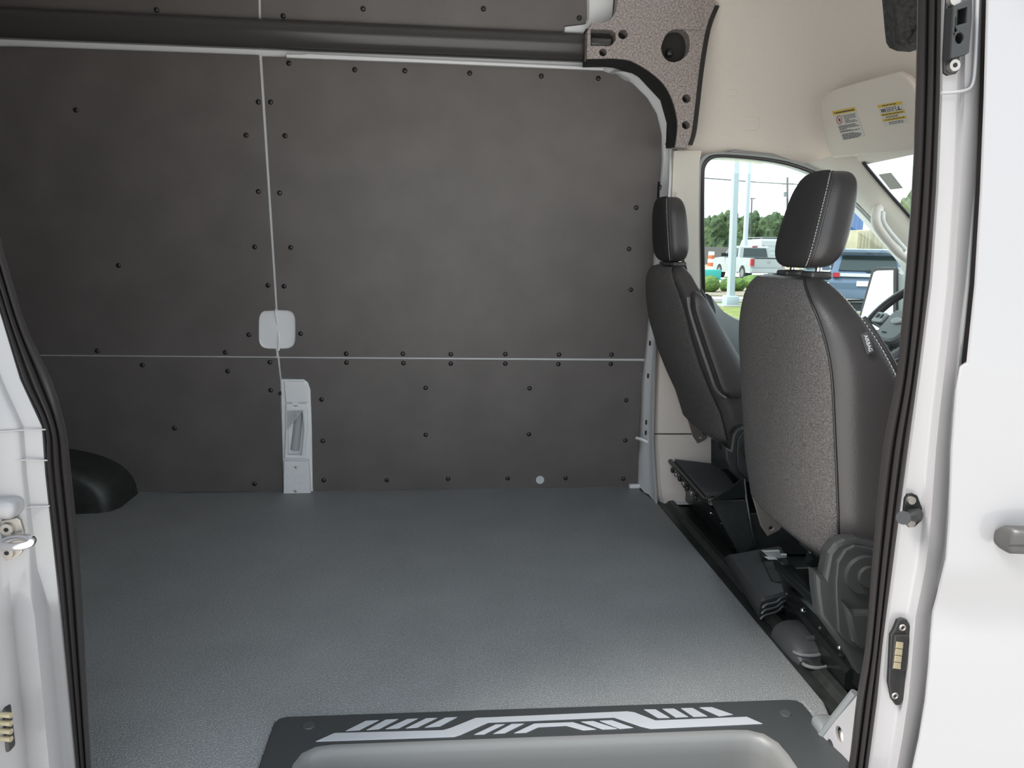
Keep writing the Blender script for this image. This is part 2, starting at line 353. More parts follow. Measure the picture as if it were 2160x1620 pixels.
# rail cover along the wall
mb = MB(); rings = []
for x in (-2.6, -1.5, -0.62, 0, 0.53):
    zc = 1.632
    rings.append([Vector((x, ywall(zc + dz) - d, zc + dz)) for d, dz in ((-.012, -.040), (.022, -.042), (.040, -.036), (.052, -.022), (.057, 0), (.055, .016), (.046, .030), (.032, .040), (.018, .047), (-.012, .050))])
mb.loft(rings, True, True, True)
rail = mb.build('rail_cover', RAILM, None, .9); tag(rail, 'long black rounded plastic rail cover running along the far wall', 'rail cover')

# wheel arch at the far rear corner
mb = MB(); rings = []
for i, dy in enumerate((0.0, .16, .20, .215, .22)):
    sc = (1, 1, .97, .92, .8)[i]
    rings.append([Vector((-1.80 + .64 * sc * math.copysign(abs(math.cos(t)) ** .55, math.cos(t)), 2.825 - dy, (.20 * sc * math.sin(t) ** .8) if math.sin(t) > 0 else 0)) for t in [math.pi * k / 24 for k in range(25)]])
mb.loft(rings, False, False, True); arch = mb.build('wheel_arch_cover', RUBBERB, None, .7)
tag(arch, 'black moulded rear wheel arch cover low at the far left wall', 'wheel arch')

# ceiling over the cargo bay, header, rear wall (off frame, they shade the bay)
mb = MB()
mb.loft([[Vector((x, y, z)) for y, z in ((2.66, 1.95), (2.55, 2.12), (2.2, 2.2), (1.75, 2.22), (1.4, 2.2), (1.15, 2.12), (1.02, 1.95))] for x in (-2.6, .92)], closed=False)
mb.loft([[Vector((x, y, z + .03)) for y, z in ((2.66, 1.95), (2.55, 2.12), (2.2, 2.2), (1.75, 2.22), (1.4, 2.2), (1.15, 2.12), (1.02, 1.95))] for x in (-2.6, .92)], closed=False)
tag(mb.build('ceiling', WHITE_IN), 'white metal roof over the cargo bay', None, None, 'structure')
mb = MB(); mb.box((-2.62, 1.92, .95), (.04, 1.9, 2.5)); tag(mb.build('wall_rear', BOARD), 'dark rear end of the cargo bay', None, None, 'structure')

# ------------------------------------------------------------------ cab: headliner
mb = MB(); rings = []
TT = [(.85, 2.02), (1.0, 1.98), (1.12, 1.88), (1.25, 1.73), (1.36, 1.55), (1.44, 1.40), (1.50, 1.31)]
YC, AW = 1.905, 0.835
for i in range(27):
    x = .85 + .66 * i / 26; T = lerp_tab(TT, x); base = 1.277 - .02 * max(0, (x - 1.2)) / .3
    ring = []
    for k in range(49):
        t = math.pi * k / 48; cs, sn = math.cos(t), math.sin(t); n = 2.7
        ring.append(Vector((x + .03 * sn, YC + AW * math.copysign(abs(cs) ** (2 / n), cs), base + (T - base) * abs(sn) ** (2 / n))))
    rings.append(ring)
mb.loft(rings, False)
head = thing('ceiling_headliner', 'beige fabric headliner curving over the cab', None, (1.1, 1.9, 1.9), None, 'structure')
mb.build('lining', LINER, head, 1.2)
mb = MB(); mb.loft([[p + Vector((-.0, (p.y - YC) * .03, .02)) for p in r] for r in rings], False); mb.build('roof_skin', WHITE, head, 1.2)
# closing bulkhead strip above the wall opening between cargo roof and headliner
def liner_pt(px, py):
    # intersect the pixel ray with the headliner by marching in y
    d = ray(px, py); best = None
    y = 2.1
    while y < 2.74:
        p = EYE + d * (y / d.y); T = lerp_tab(TT, p.x); base = 1.277
        u = abs(p.y - YC) / AW
        if u < 1:
            z = base + (T - base) * (1 - u ** 2.7) ** (1 / 2.7)
            if p.z > z: return p
        else: return p
        y += .002
    return EYE + d * (2.72 / d.y)
def liner_n(p):
    T = lerp_tab(TT, p.x); u = (p.y - YC) / AW
    nn = Vector((0.25, u ** 1.7 / AW, ((p.z - 1.277) / (T - 1.277)) ** 1.7 / (T - 1.277))).normalized()
    return -nn
for (x0, y0, x1, y1), rr in (((1521, 190, 1554, 201), .006), ((1550, 249, 1601, 272), .006)):
    c = liner_pt((x0 + x1) / 2, (y0 + y1) / 2); n = liner_n(c); u = Vector((1, 0, 0)); u = (u - n * u.dot(n)).normalized(); v = n.cross(u)
    if v.z < 0: v = -v
    sc = (c - EYE).dot(FW) / F; w, h = (x1 - x0) * sc, (y1 - y0) * sc * 1.15
    me = plate_mesh('clip_cover', [rrect(0, 0, w, h, h * .3)], .007, .002, frame(c - n * .003, u, v, n)); link('clip_cover', me, LINER, head)

# ------------------------------------------------------------------ black foam corner trims
def corner_trim():
    t = thing('roof_corner_trim', 'black moulded foam corner trim with round holes above the far seat, at the rail end', 'trim', PY(1370, 200, 2.6))
    Y0 = 2.60
    uv = lambda p: (PY(p[0], p[1], Y0).x, PY(p[0], p[1], Y0).z)
    outer = [(1303, -150), (1303, 0), (1299, 25), (1288, 42), (1268, 49), (1247, 49), (1239, 66), (1238, 124)] + [(p.x, p.y) for p in smooth_path([(1290, 123, 0), (1330, 128, 0), (1372, 152, 0), (1402, 180, 0), (1420, 215, 0), (1429, 255, 0), (1428, 285, 0), (1424, 310, 0)], 4)] + [(1452, 313), (1458, 306), (1466, 280), (1472, 235), (1483, 140), (1497, 60), (1516, 10), (1490, -20), (1470, -150)]
    holes = [[(p.x, p.y) for p in smooth_path([(1402, 78, 0), (1412, 66, 0), (1426, 61, 0), (1440, 62, 0), (1451, 73, 0), (1455, 92, 0), (1452, 110, 0), (1440, 124, 0), (1424, 131, 0), (1409, 128, 0), (1398, 116, 0), (1395, 98, 0), (1402, 78, 0)], 3)[:-1]],
             pxc(1314, 72.5, 10, 18), pxc(1272, 110.5, 8, 18), pxc(1448, 208, 9, 18), pxc(1447, 264, 8.5, 18),
             [(1246, 62), (1290, 63), (1298, 70), (1299, 84), (1291, 94), (1286, 97), (1246, 96)]]
    me = plate_mesh('face', [[uv(p) for p in outer]] + [[uv(p) for p in h] for h in holes], .045, .001, lambda a, b, d: Vector((a, Y0 + .045 - d, b)))
    link('face', me, EPP, t)
    back = [(1305, -150), (1303, 20), (1290, 46), (1242, 52), (1240, 128), (1300, 126), (1360, 146), (1410, 200), (1424, 250), (1422, 305), (1452, 308), (1466, 240), (1490, 60), (1465, -150)]
    me = plate_mesh('back_block', [[uv(p) for p in back]], .055, .002, lambda a, b, d: Vector((a, Y0 + .10 - d, b))); link('back_block', me, EPPD, t)
    # the thick curved lip under the face
    top = [(1237, 124), (1290, 123), (1330, 128), (1372, 152), (1402, 180), (1420, 215), (1429, 255), (1428, 285), (1424, 311)]
    bot = [(1236, 139), (1290, 143), (1325, 151), (1358, 171), (1388, 203), (1405, 235), (1411, 262), (1409, 285), (1403, 305)]
    A = smooth_path([PY(a, b, Y0 + .004) for a, b in top], 4); B = smooth_path([PY(a, b, Y0 + .075) for a, b in bot], 4)
    m = MB(); m.loft([[a, a.lerp(b, .5) + Vector((-.004, -.006, -.004)), b, b + Vector((.03, .03, .03)), a + Vector((.01, .05, .01))] for a, b in zip(A, B)], True, True, True); m.build('curved_lip', EPPD, t, .9)
    # right-hand folded edge
    E = [(1515, 12), (1497, 60), (1483, 140), (1472, 235), (1466, 280), (1458, 306)]
    A = smooth_path([PY(a, b, Y0) for a, b in E], 4); m = MB(); m.loft([[a + Vector((-.012, -.002, 0)), a + Vector((-.002, -.004, 0)), a + Vector((.006, .004, 0)), a + Vector((.008, .09, 0)), a + Vector((-.012, .09, 0))] for a in A], True, True, True); m.build('folded_edge', EPPD, t, .9)
    # raised column on the right of the face
    m = MB(); L_ = smooth_path([PY(a, b, Y0 - .006) for a, b in ((1432, -60), (1434, 30), (1437, 62))], 4); R_ = smooth_path([PY(a, b, Y0 - .006) for a, b in ((1480, -60), (1482, 30), (1478, 62))], 4)
    m.loft([[l + Vector((-.01, .008, 0)), l, r, r + Vector((.01, .008, 0))] for l, r in zip(L_, R_)], True, True, True); m.build('raised_rib', EPP, t, .9)
    for px, py, r in ((1412, 112, .014), (1274, 92, .008)):
        q = PY(px, py, Y0 + .035); MB().dome(q, (-.2, -1, -.1), r, .01, 14, 4, .01).build('bolt', RIVET, t)
    q = PY(1267, 90, Y0 + .018); MB().rbox(q, (.075, .02, .028), .008, 3).build('clip_tab', RAILM, t)
    return t
corner_trim()
t2 = thing('roof_corner_trim', 'black furry foam trim corner at the top by the door seal', 'trim', PY(1915, 40, 1.42))
o2 = [(1880, -160), (1887, -20), (1893, 50), (1896, 78), (1904, 91), (1918, 97), (1945, 99), (1975, 90), (1975, -160)]
uv2 = [(PY(a, b, 1.42).x, PY(a, b, 1.42).z) for a, b in o2]
link('foam_block', plate_mesh('foam_block', [uv2], .06, .012, lambda a, b, d: Vector((a, 1.47 - d, b))), mat('black_fibre_felt', (.035, .033, .033), .9, noise_amt=.5, scale=90, bump=.6, bscale=160), t2)
link('under_edge', plate_mesh('under_edge', [[(PY(a, b, 1.42).x, PY(a, b, 1.42).z) for a, b in ((1907, 88), (1928, 58), (1950, 40), (1975, 40), (1975, 94), (1912, 97))]], .03, .004, lambda a, b, d: Vector((a, 1.412 - d * .3, b))), EPPD, t2)

# ------------------------------------------------------------------ taupe / beige pillar trim
pt = thing('pillar_trim', 'taupe plastic pillar trim behind the driver seat, beside the white frame', 'trim', (0.9, 2.62, 0))
def ptrim(name, rows, m, ybase):
    mbx = MB(); rr = []
    for l, r, py, dy in rows:
        y = ybase(py) + dy
        a = PY(l, py, y + .045); b = PY(l + (r - l) * .12, py, y + .005); c = PY(l + (r - l) * .5, py, y - .002); d = PY(r, py, y); rr.append([a, b, c, d, d + Vector((.015, .06, 0)), a + Vector((.02, .08, 0))])
    mbx.loft(rr, True, True, True); return mbx.build(name, m, pt, .9)
yb_l = lambda py: 2.62 + 0 * py
ptrim('lower_panel', [(1387, 1500, 1062, .0), (1384, 1500, 1045, -.012), (1382, 1500, 1032, -.004), (1380, 1500, 1026, .0), (1373, 1500, 917, .012)], TAUPE, yb_l)
ptrim('middle_panel', [(1373, 1500, 914, .012), (1376, 1490, 830, .025), (1382, 1480, 720, .04), (1390, 1476, 610, .055)], TAUPE, yb_l)
ptrim('upper_panel', [(1391, 1476, 608, .055), (1398, 1474, 520, .06), (1409, 1474, 420, .065), (1413, 1476, 340, .065), (1415, 1480, 318, .065)], BEIGE, yb_l)
q = PY(1434, 428, 2.672); me = plate_mesh('belt_slot_cover', [rrect(0, 0, .03, .075, .003)], .004, .001, frame(q, (1, .03, 0), (-.05, 0, 1), (0, -1, 0))); link('belt_slot_cover', me, BEIGE, pt)
q = PZ(1437, 1062, 0.0); me = MB().rbox((q.x, q.y, .003), (.07, .03, .008), .003, 2); me.build('foot_clip', PLUGW, pt)
# ------------------------------------------------------------------ driver door and its window
door = thing('door_1', 'driver door with grey inner trim and a large side window', None, (1.3, 2.78, 0), None, 'structure')
YG = lambda z: 2.80 - 0.10 * (z - .75) / .55
def PG(px, py, off=0.0):
    y = 2.75
    for _ in range(10):
        p = PY(px, py, y); y = YG(p.z) + off
    return p
glass_px = [(1484, 620), (1482, 500), (1482, 380), (1485, 352), (1497, 338), (1515, 334), (1555, 336), (1610, 342), (1660, 352), (1705, 368), (1745, 388), (1800, 430), (1850, 482), (1915, 560), (1930, 600), (1930, 700), (1700, 740), (1600, 700), (1560, 677), (1535, 667), (1512, 652), (1496, 632)]
glass_px = [(p.x, p.y) for p in smooth_path([(a, b, 0) for a, b in glass_px[:15]], 3)] + glass_px[15:]
cen = (1690, 530)
def grow(p, k):
    d = Vector((p[0] - cen[0], p[1] - cen[1])); L = d.length
    return (p[0] + d.x / L * k, p[1] + d.y / L * k)
gl = [PG(*p) for p in glass_px]
outer_px = [(p.x, p.y) for p in smooth_path([(a, b, 0) for a, b in ((1463, 640), (1463, 480), (1466, 380), (1470, 345), (1482, 329), (1510, 322), (1560, 324), (1615, 329), (1670, 340), (1720, 356), (1762, 376), (1815, 415), (1868, 467), (1935, 545), (1960, 600))], 3)] + [(1960, 640), (1960, 720), (1700, 860), (1500, 860), (1463, 860)]
def xz(pts, off=0.0): return [(PG(a, b, off).x, PG(a, b, off).z) for a, b in pts]
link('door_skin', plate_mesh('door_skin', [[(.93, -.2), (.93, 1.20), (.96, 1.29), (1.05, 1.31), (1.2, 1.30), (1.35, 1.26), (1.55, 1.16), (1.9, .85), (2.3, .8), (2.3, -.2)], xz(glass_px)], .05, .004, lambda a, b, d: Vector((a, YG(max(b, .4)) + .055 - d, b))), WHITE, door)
link('window_seal', plate_mesh('window_seal', [xz([grow(p, 9) for p in glass_px]), xz(glass_px)], .03, .004, lambda a, b, d: Vector((a, YG(b) - .025 + d, b))), RUBBER, door)
link('window_frame', plate_mesh('window_frame', [xz(outer_px), xz([grow(p, 8) for p in glass_px])], .03, .004, lambda a, b, d: Vector((a, YG(b) - .022 + d, b))), mat('pale_door_frame', (.40, .42, .42), .45), door)
win = link('window_1', plate_mesh('window_1', [xz([grow(p, 3) for p in glass_px])], .004, 0, lambda a, b, d: Vector((a, YG(b) + .004 + d, b))), GLASS)
tag(win, 'clear side window of the driver door', None, None, 'structure')
# inner trim below the belt line
bl = [(1490, 622), (1503, 640), (1517, 655), (1537, 668), (1562, 678), (1640, 705), (1720, 725), (1960, 740)]
rr = []
for px, py in bl:
    a = PG(px, py, -.02)
    rr.append([a + Vector((0, .02, .0)), a + Vector((0, -.005, .006)), a + Vector((.01, -.028, -.004)), a + Vector((.02, -.05, -.05)), a + Vector((.03, -.065, -.14)), a + Vector((.03, -.02, -.6)), a + Vector((.03, .06, -.6))])
mb = MB(); mb.loft(rr, True, True, True); mb.build('door_trim', mat('teal_grey_plastic', (.20, .215, .22), .45), door, .7)
mb = MB(); mb.tube(smooth_path([PY(a, b, 2.66) for a, b in ((1512, 690), (1535, 735), (1556, 775))]), .006, 8); mb.build('trim_strip', CHROME, door)

# ------------------------------------------------------------------ windscreen, A pillar, cowl
wsA = [PY(1822, 343, 2.60), PY(1912, 450, 2.66), Vector((2.25, 2.72, .72))]
hx = lambda y: 1.485 + .06 * (1 - ((y - 1.905) / .7) ** 2)
wrows = []
for t in (0, .25, .5, .75, 1):
    row = []
    for k in range(13):
        s = k / 12; y = 2.62 - 1.43 * s
        top = Vector((hx(y), y, 1.262 + .02 * math.sin(math.pi * s))); botm = Vector((2.22 + .12 * math.sin(math.pi * s), 2.70 - 1.6 * s, .70))
        row.append(top.lerp(botm, t) + Vector((0, 0, .03 * math.sin(math.pi * t))))
    wrows.append(row)
mb = MB(); mb.loft(wrows, False); ws = mb.build('window_2', GLASS, None, 1.2); tag(ws, 'windscreen of the van seen past the driver side', None, None, 'structure')
ap = thing('pillar_cover', 'pale beige windscreen pillar cover on the driver side with a grab handle', 'trim', PY(1860, 450, 2.68))
Lw = smooth_path([PG(a, b, -.03) for a, b in ((1700, 345), (1752, 372), (1802, 420), (1852, 472), (1905, 538), (1960, 605))], 5)
Rw = smooth_path([PY(a, b, y) for a, b, y in ((1790, 322, 2.60), (1812, 333, 2.58), (1826, 352, 2.58), (1868, 402, 2.61), (1916, 456, 2.64), (1985, 540, 2.66))], 5)
rr = []
for a, b in zip(Lw, Rw):
    rr.append([a + Vector((0, .03, 0)), a, a.lerp(b, .3) + Vector((-.006, -.016, 0)), a.lerp(b, .62) + Vector((-.004, -.012, .004)), b, b + Vector((.02, .02, .0)), a.lerp(b, .5) + Vector((.03, .06, .01))])
mb = MB(); mb.loft(rr, True, True, True); mb.build('cover', BEIGE, ap, .9)
hp = [PY(a, b, y) for a, b, y in ((1852, 440, 2.655), (1850, 453, 2.61), (1850, 470, 2.585), (1860, 488, 2.58), (1878, 510, 2.58), (1897, 531, 2.585), (1915, 545, 2.62), (1925, 555, 2.66))]
mb = MB(); mb.tube(smooth_path(hp, 5), .0195, 12); mb.build('grab_handle', BEIGE, ap, 1.2)['label'] = 'beige moulded grab handle'
mb = MB(); mb.tube(smooth_path([p + Vector((0.012, -.012, .006)) for p in hp[1:6]], 5), .011, 8); mb.build('grip_inlay', mat('pale_grip', (.62, .62, .58), .4), ap, 1.2)
mb = MB(); mb.tube([p + Vector((0, -.006, 0)) for p in Rw[8:]], .006, 8); mb.build('screen_seal', RUBBER, ap)
link('reg_label', plate_mesh('reg_label', [rrect(0, 0, .055, .075, .002)], .0012, 0, (lambda q: frame(q, Vector((.25, -.95, .03)), Vector((-.74, -.12, .66)), Vector((-.6, -.2, -.74))))(PY(1879, 382, 2.545))), mat('grey_sticker', (.50, .50, .47), .6), ap)['label'] = 'small grey sticker on the windscreen'
# roof header over the windscreen
mb = MB(); rr = []
for k in range(13):
    y = 2.64 - 1.47 * k / 12
    p = Vector((hx(y), y, 1.262 + .02 * math.sin(math.pi * k / 12)))
    rr.append([p + Vector((.02, 0, .01)), p + Vector((0, 0, -.008)), p + Vector((-.03, 0, .004)), p + Vector((-.06, 0, .05)), p + Vector((-.04, 0, .09)), p + Vector((.02, 0, .05))])
mb.loft(rr, True, True, True); mb.build('screen_header', LINER, head, .9)
# ------------------------------------------------------------------ sun visor with labels
vis = thing('sun_visor', 'beige sun visor with two yellow and white warning labels', 'sun visor', PY(1830, 250, 2.45))
BL, BR_, TL = PY(1741, 322, 2.60), PY(1925, 318, 2.18), PY(1733, 196, 2.555)
vu = (BR_ - BL).normalized(); vv = (TL - BL); vv = (vv - vu * vv.dot(vu)).normalized(); vn = vu.cross(vv)
if vn.dot(EYE - BL) < 0: vn = -vn
def VU(px, py):
    d = ray(px, py); t_ = (BL - EYE).dot(vn) / d.dot(vn); q = EYE + d * t_ - BL; return (q.dot(vu), q.dot(vv))
vo = [VU(*p) for p in ((1758, 334), (1752, 330), (1748, 318), (1743, 310), (1738, 285), (1731, 235), (1731, 215), (1736, 203), (1748, 193), (1800, 177), (1880, 155), (1895, 153), (1912, 162), (1926, 178), (1945, 230), (1960, 315), (1940, 316), (1870, 323), (1806, 327), (1800, 330))]
link('visor_pad', plate_mesh('visor_pad', [vo], .022, .007, frame(BL - vn * .022, vu, vv, vn)), mat('beige_visor_cloth', (.84, .77, .69), .8, bump=.06, bscale=500), vis)
def vlabel(quad, label):
    A = [VU(*p) for p in quad]
    me = plate_mesh('warning_label', [A], .0012, 0, frame(BL + vn * .0002, vu, vv, vn), 0); o = link('warning_label', me, PAPER, vis); o['label'] = label; LOC[o.name] = LOC[vis.name]
    P = lambda s, t: ((Vector(A[0]) * (1 - s) + Vector(A[1]) * s) * (1 - t) + (Vector(A[3]) * (1 - s) + Vector(A[2]) * s) * t)
    return o, P
def vquad(o, name, P, s0, t0, s1, t1, m, h=.0018):
    mbx = MB(); pts = [P(s0, t0), P(s1, t0), P(s1, t1), P(s0, t1)]
    f = frame(BL, vu, vv, vn); lo = [f(p.x, p.y, .0008) for p in pts]; hi = [f(p.x, p.y, h) for p in pts]
    mbx.add(lo + hi, [(0, 1, 2, 3), (4, 5, 6, 7), (0, 1, 5, 4), (1, 2, 6, 5), (2, 3, 7, 6), (3, 0, 4, 7)]); return mbx
o, P = vlabel(((1756, 235), (1804, 226), (1825, 287), (1777, 296)), 'tall white warning label with yellow heading')
vquad(o, 'heading', P, 0, 0, 1, .13, YELLOW).build('heading', YELLOW, o, 0)
mb = MB()
for t0, a, b in [(.045, .06, .1), (.05, .13, .95)]:
    m_ = vquad(o, '', P, a, t0, b, t0 + .045, INK, .0022); mb.add(m_.v, m_.f)
for t0, a, b in [(.2, .36, .93), (.25, .42, .92), (.3, .42, .93), (.35, .42, .6), (.395, .42, .85), (.44, .42, .9), (.52, .06, .8), (.56, .06, .82), (.6, .06, .92), (.64, .06, .38), (.69, .06, .55), (.72, .06, .9), (.8, .1, .62), (.835, .08, .85), (.87, .08, .9), (.905, .08, .88), (.94, .08, .84), (.97, .1, .75)]:
    x = a
    while x < b - .02:
        w = random.uniform(.05, .13); e = min(b, x + w); m_ = vquad(o, '', P, x, t0, e, t0 + .02, INK, .0022); mb.add(m_.v, m_.f); x = e + .025
mb.build('small_print', INK, o, 0)['kind'] = 'stuff'
cc = P(.19, .32); f_ = frame(BL, vu, vv, vn); MB().ring_torus(f_(cc.x, cc.y, .002), vu, vv, .0135, .0012, 24, 4).build('ban_ring', REDINK, o)
d1, d2 = f_(cc.x - .009, cc.y + .009, .002), f_(cc.x + .009, cc.y - .009, .002); MB().tube([d1, d2], .0009, 5).build('ban_bar', REDINK, o)
MB().dome(f_(cc.x, cc.y, .0012), vn, .006, .001, 10, 2).build('pictogram', INK, o)
o, P = vlabel(((1851, 222), (1902, 213), (1917, 259), (1866, 267)), 'wide warning label with three yellow bands')
for t0, t1, a in ((0, .13, 0), (.41, .53, .02), (.66, .78, .02)): vquad(o, 'band', P, a, t0, 1, t1, YELLOW).build('band', YELLOW, o, 0)
mb = MB()
for t0, h_, a, b in [(.045, .04, .2, .8), (.45, .045, .08, .95), (.7, .04, .12, .93), (.19, .03, .4, .66), (.26, .03, .38, .64), (.33, .03, .38, .64), (.56, .025, .2, .75), (.61, .025, .2, .7), (.83, .03, .25, .85), (.9, .03, .25, .85)]:
    x = a
    while x < b - .02:
        w = random.uniform(.06, .14); e = min(b, x + w); m_ = vquad(o, '', P, x, t0, e, t0 + h_, INK, .0022); mb.add(m_.v, m_.f); x = e + .025
for a in (.34, .69): m_ = vquad(o, '', P, a, .13, a + .015, .4, INK, .0022); mb.add(m_.v, m_.f)
for a in (.1, .17, .24): m_ = vquad(o, '', P, a, .2, a + .04, .36, INK, .0022); mb.add(m_.v, m_.f)
m_ = vquad(o, '', P, .8, .2, .84, .36, INK, .0022); mb.add(m_.v, m_.f); m_ = vquad(o, '', P, .74, .33, .92, .37, INK, .0022); mb.add(m_.v, m_.f)
mb.build('small_print', INK, o, 0)['kind'] = 'stuff'
mb = MB(); mb.tube([BL + vu * .10 + vv * .10 - vn * .01, BL + vu * .12 + vv * .17 - vn * .16], .008, 8); mb.build('pivot_arm', BEIGE, vis)

# ------------------------------------------------------------------ dashboard, steering wheel, mirror
dash = thing('dashboard', 'black dashboard and steering column below the windscreen', 'dashboard', (1.75, 1.9, 0))
mb = MB(); prof = [(1.62, .20), (1.60, .45), (1.63, .58), (1.70, .64), (1.85, .66), (2.2, .68), (2.2, 0.0), (1.75, 0.0)]
mb.loft([[Vector((a, y, b)) for a, b in prof] for y in (1.15, 2.72)], True, True, True); mb.build('dash_body', FABRICB, dash, .5)
mb = MB(); mb.loft([[Vector((a + s, y, b)) for a, b in ((1.60, .40), (1.57, .50), (1.60, .57), (1.66, .57), (1.66, .40))] for y, s in ((2.14, .01), (2.3, -.0), (2.64, .0))], True, True, True); mb.build('instrument_hood', DGREY, dash, .6)
for a, b in (((1838, 762), (1906, 735)), ((1846, 790), (1900, 770))):
    mb = MB(); mb.tube(smooth_path([PY(a[0], a[1], 2.3), PY((a[0] + b[0]) / 2, (a[1] + b[1]) / 2 + 6, 2.25), PY(b[0], b[1], 2.2)]), .012, 8); mb.build('trim_strip', LGREY, dash)
sw = thing('steering_wheel', 'black steering wheel with grey hub in front of the driver seat', 'steering wheel', PY(1890, 690, 2.4))
# wheel plane: tilted, axis pointing back and up towards the driver
ax = Vector((-.80, 0, .60)).normalized(); wy = Vector((0, 1, 0)); wu = ax.cross(wy).normalized()
if wu.z < 0: wu = -wu
C0 = PY(1897, 690, 2.40); Rr = .185
MB().ring_torus(C0, wy, wu, Rr, .0155, 56, 12).build('rim', RAILM, sw, 1.2)
me = plate_mesh('hub', [[(.075 * math.copysign(abs(math.cos(t)) ** .6, math.cos(t)), .068 * math.copysign(abs(math.sin(t)) ** .6, math.sin(t)) * (1.1 if math.sin(t) < 0 else 1)) for t in [2 * math.pi * k / 40 for k in range(40)]]], .05, .015, frame(C0 - ax * .03, wy, wu, ax)); link('hub', me, mat('satin_grey_hub', (.20, .21, .20), .4), sw)
for sgn in (1, -1):
    me = plate_mesh('spoke', [[(sgn * .06, .03), (sgn * .12, .045), (sgn * .18, .035), (sgn * .18, .0), (sgn * .12, -.012), (sgn * .06, -.03)]], .025, .006, frame(C0 - ax * .018, wy, wu, ax)); s_ = link('spoke', me, DGREY, sw); LOC[s_.name] = LOC[sw.name]
    me = plate_mesh('switch_pad', [rrect(sgn * .115, .016, .06, .042, .008)], .012, .003, frame(C0 + ax * .008, wy, wu, ax)); link('switch_pad', me, LGREY, s_)
    for dx in (-.012, .012): link('switch', plate_mesh('switch', [rrect(sgn * .115 + dx, .02, .014, .016, .003)], .006, .001, frame(C0 + ax * .018, wy, wu, ax)), RIVET, s_)
me = plate_mesh('spoke', [[(-.03, -.06), (.03, -.06), (.02, -.18), (-.02, -.18)]], .02, .005, frame(C0 - ax * .018, wy, wu, ax)); link('spoke', me, DGREY, sw)
MB().add([(C0 + ax * .022) + wy * (.03 * math.cos(2 * math.pi * k / 28)) + wu * (.01 + .012 * math.sin(2 * math.pi * k / 28)) + ax * dd for dd in (0, .003) for k in range(28)], [tuple(range(28, 56))] + [(k, (k + 1) % 28, 28 + (k + 1) % 28, 28 + k) for k in range(28)]).build('emblem', PLUGW, sw)['label'] = 'small pale oval emblem on the hub'
MB().add([(C0 + ax * .0255) + wy * (.026 * math.cos(2 * math.pi * k / 28)) + wu * (.01 + .009 * math.sin(2 * math.pi * k / 28)) + ax * dd for dd in (0, .001) for k in range(28)], [tuple(range(28, 56))] + [(k, (k + 1) % 28, 28 + (k + 1) % 28, 28 + k) for k in range(28)]).build('emblem_field', LGREY, sw)
MB().box(C0 + ax * .021 - wu * .04 + wy * .02, (.004, .022, .005), None).build('hub_mark', INK, sw)
mb = MB(); mb.cyl(C0 - ax * .03, C0 - ax * .3, .045, 20); mb.build('column', FABRICB, sw)
for a, b in (((1842, 735), (1895, 745)),):
    mb = MB(); mb.tube(smooth_path([PY(1900, 738, 2.36), PY(1868, 752, 2.42), PY(1835, 765, 2.5)]), [.012] * 13, 10); mb.build('stalk', RAILM, sw)
mir = thing('wing_mirror', 'tall black wing mirror outside the driver window reflecting white', 'mirror', PY(1860, 640, 3.05))
MN = Vector((-.92, -.37, .075)).normalized(); M0 = PY(1848, 640, 3.02)
MUx = Vector((0, 0, 1)).cross(MN).normalized(); MVx = MN.cross(MUx)
if MVx.z < 0: MVx = -MVx
def MQ(px, py): d = ray(px, py); q_ = EYE + d * ((M0 - EYE).dot(MN) / d.dot(MN)) - M0; return (q_.dot(MUx), q_.dot(MVx))
link('housing', plate_mesh('housing', [[MQ(a, b) for a, b in ((1838, 568), (1850, 562), (1892, 563), (1906, 572), (1914, 600), (1914, 700), (1830, 712), (1803, 700), (1808, 670))]], .10, .02, frame(M0 - MN * .115, MUx, MVx, MN)), MGREY, mir)
link('bezel', plate_mesh('bezel', [[MQ(a, b) for a, b in ((1838, 568), (1848, 563), (1890, 564), (1890, 704), (1820, 704), (1804, 692))]], .014, .003, frame(M0 - MN * .016, MUx, MVx, MN)), RUBBER, mir)
link('mirror_glass', plate_mesh('mirror_glass', [[MQ(a, b) for a, b in ((1843, 575), (1850, 571), (1884, 570), (1884, 696), (1824, 696), (1811, 686))]], .003, 0, frame(M0 - MN * .0025, MUx, MVx, MN), 0), MIRROR, mir)
MB().rbox(PY(1900, 690, 2.95), (.08, .2, .06), .015, 2).build('arm', RUBBER, mir)

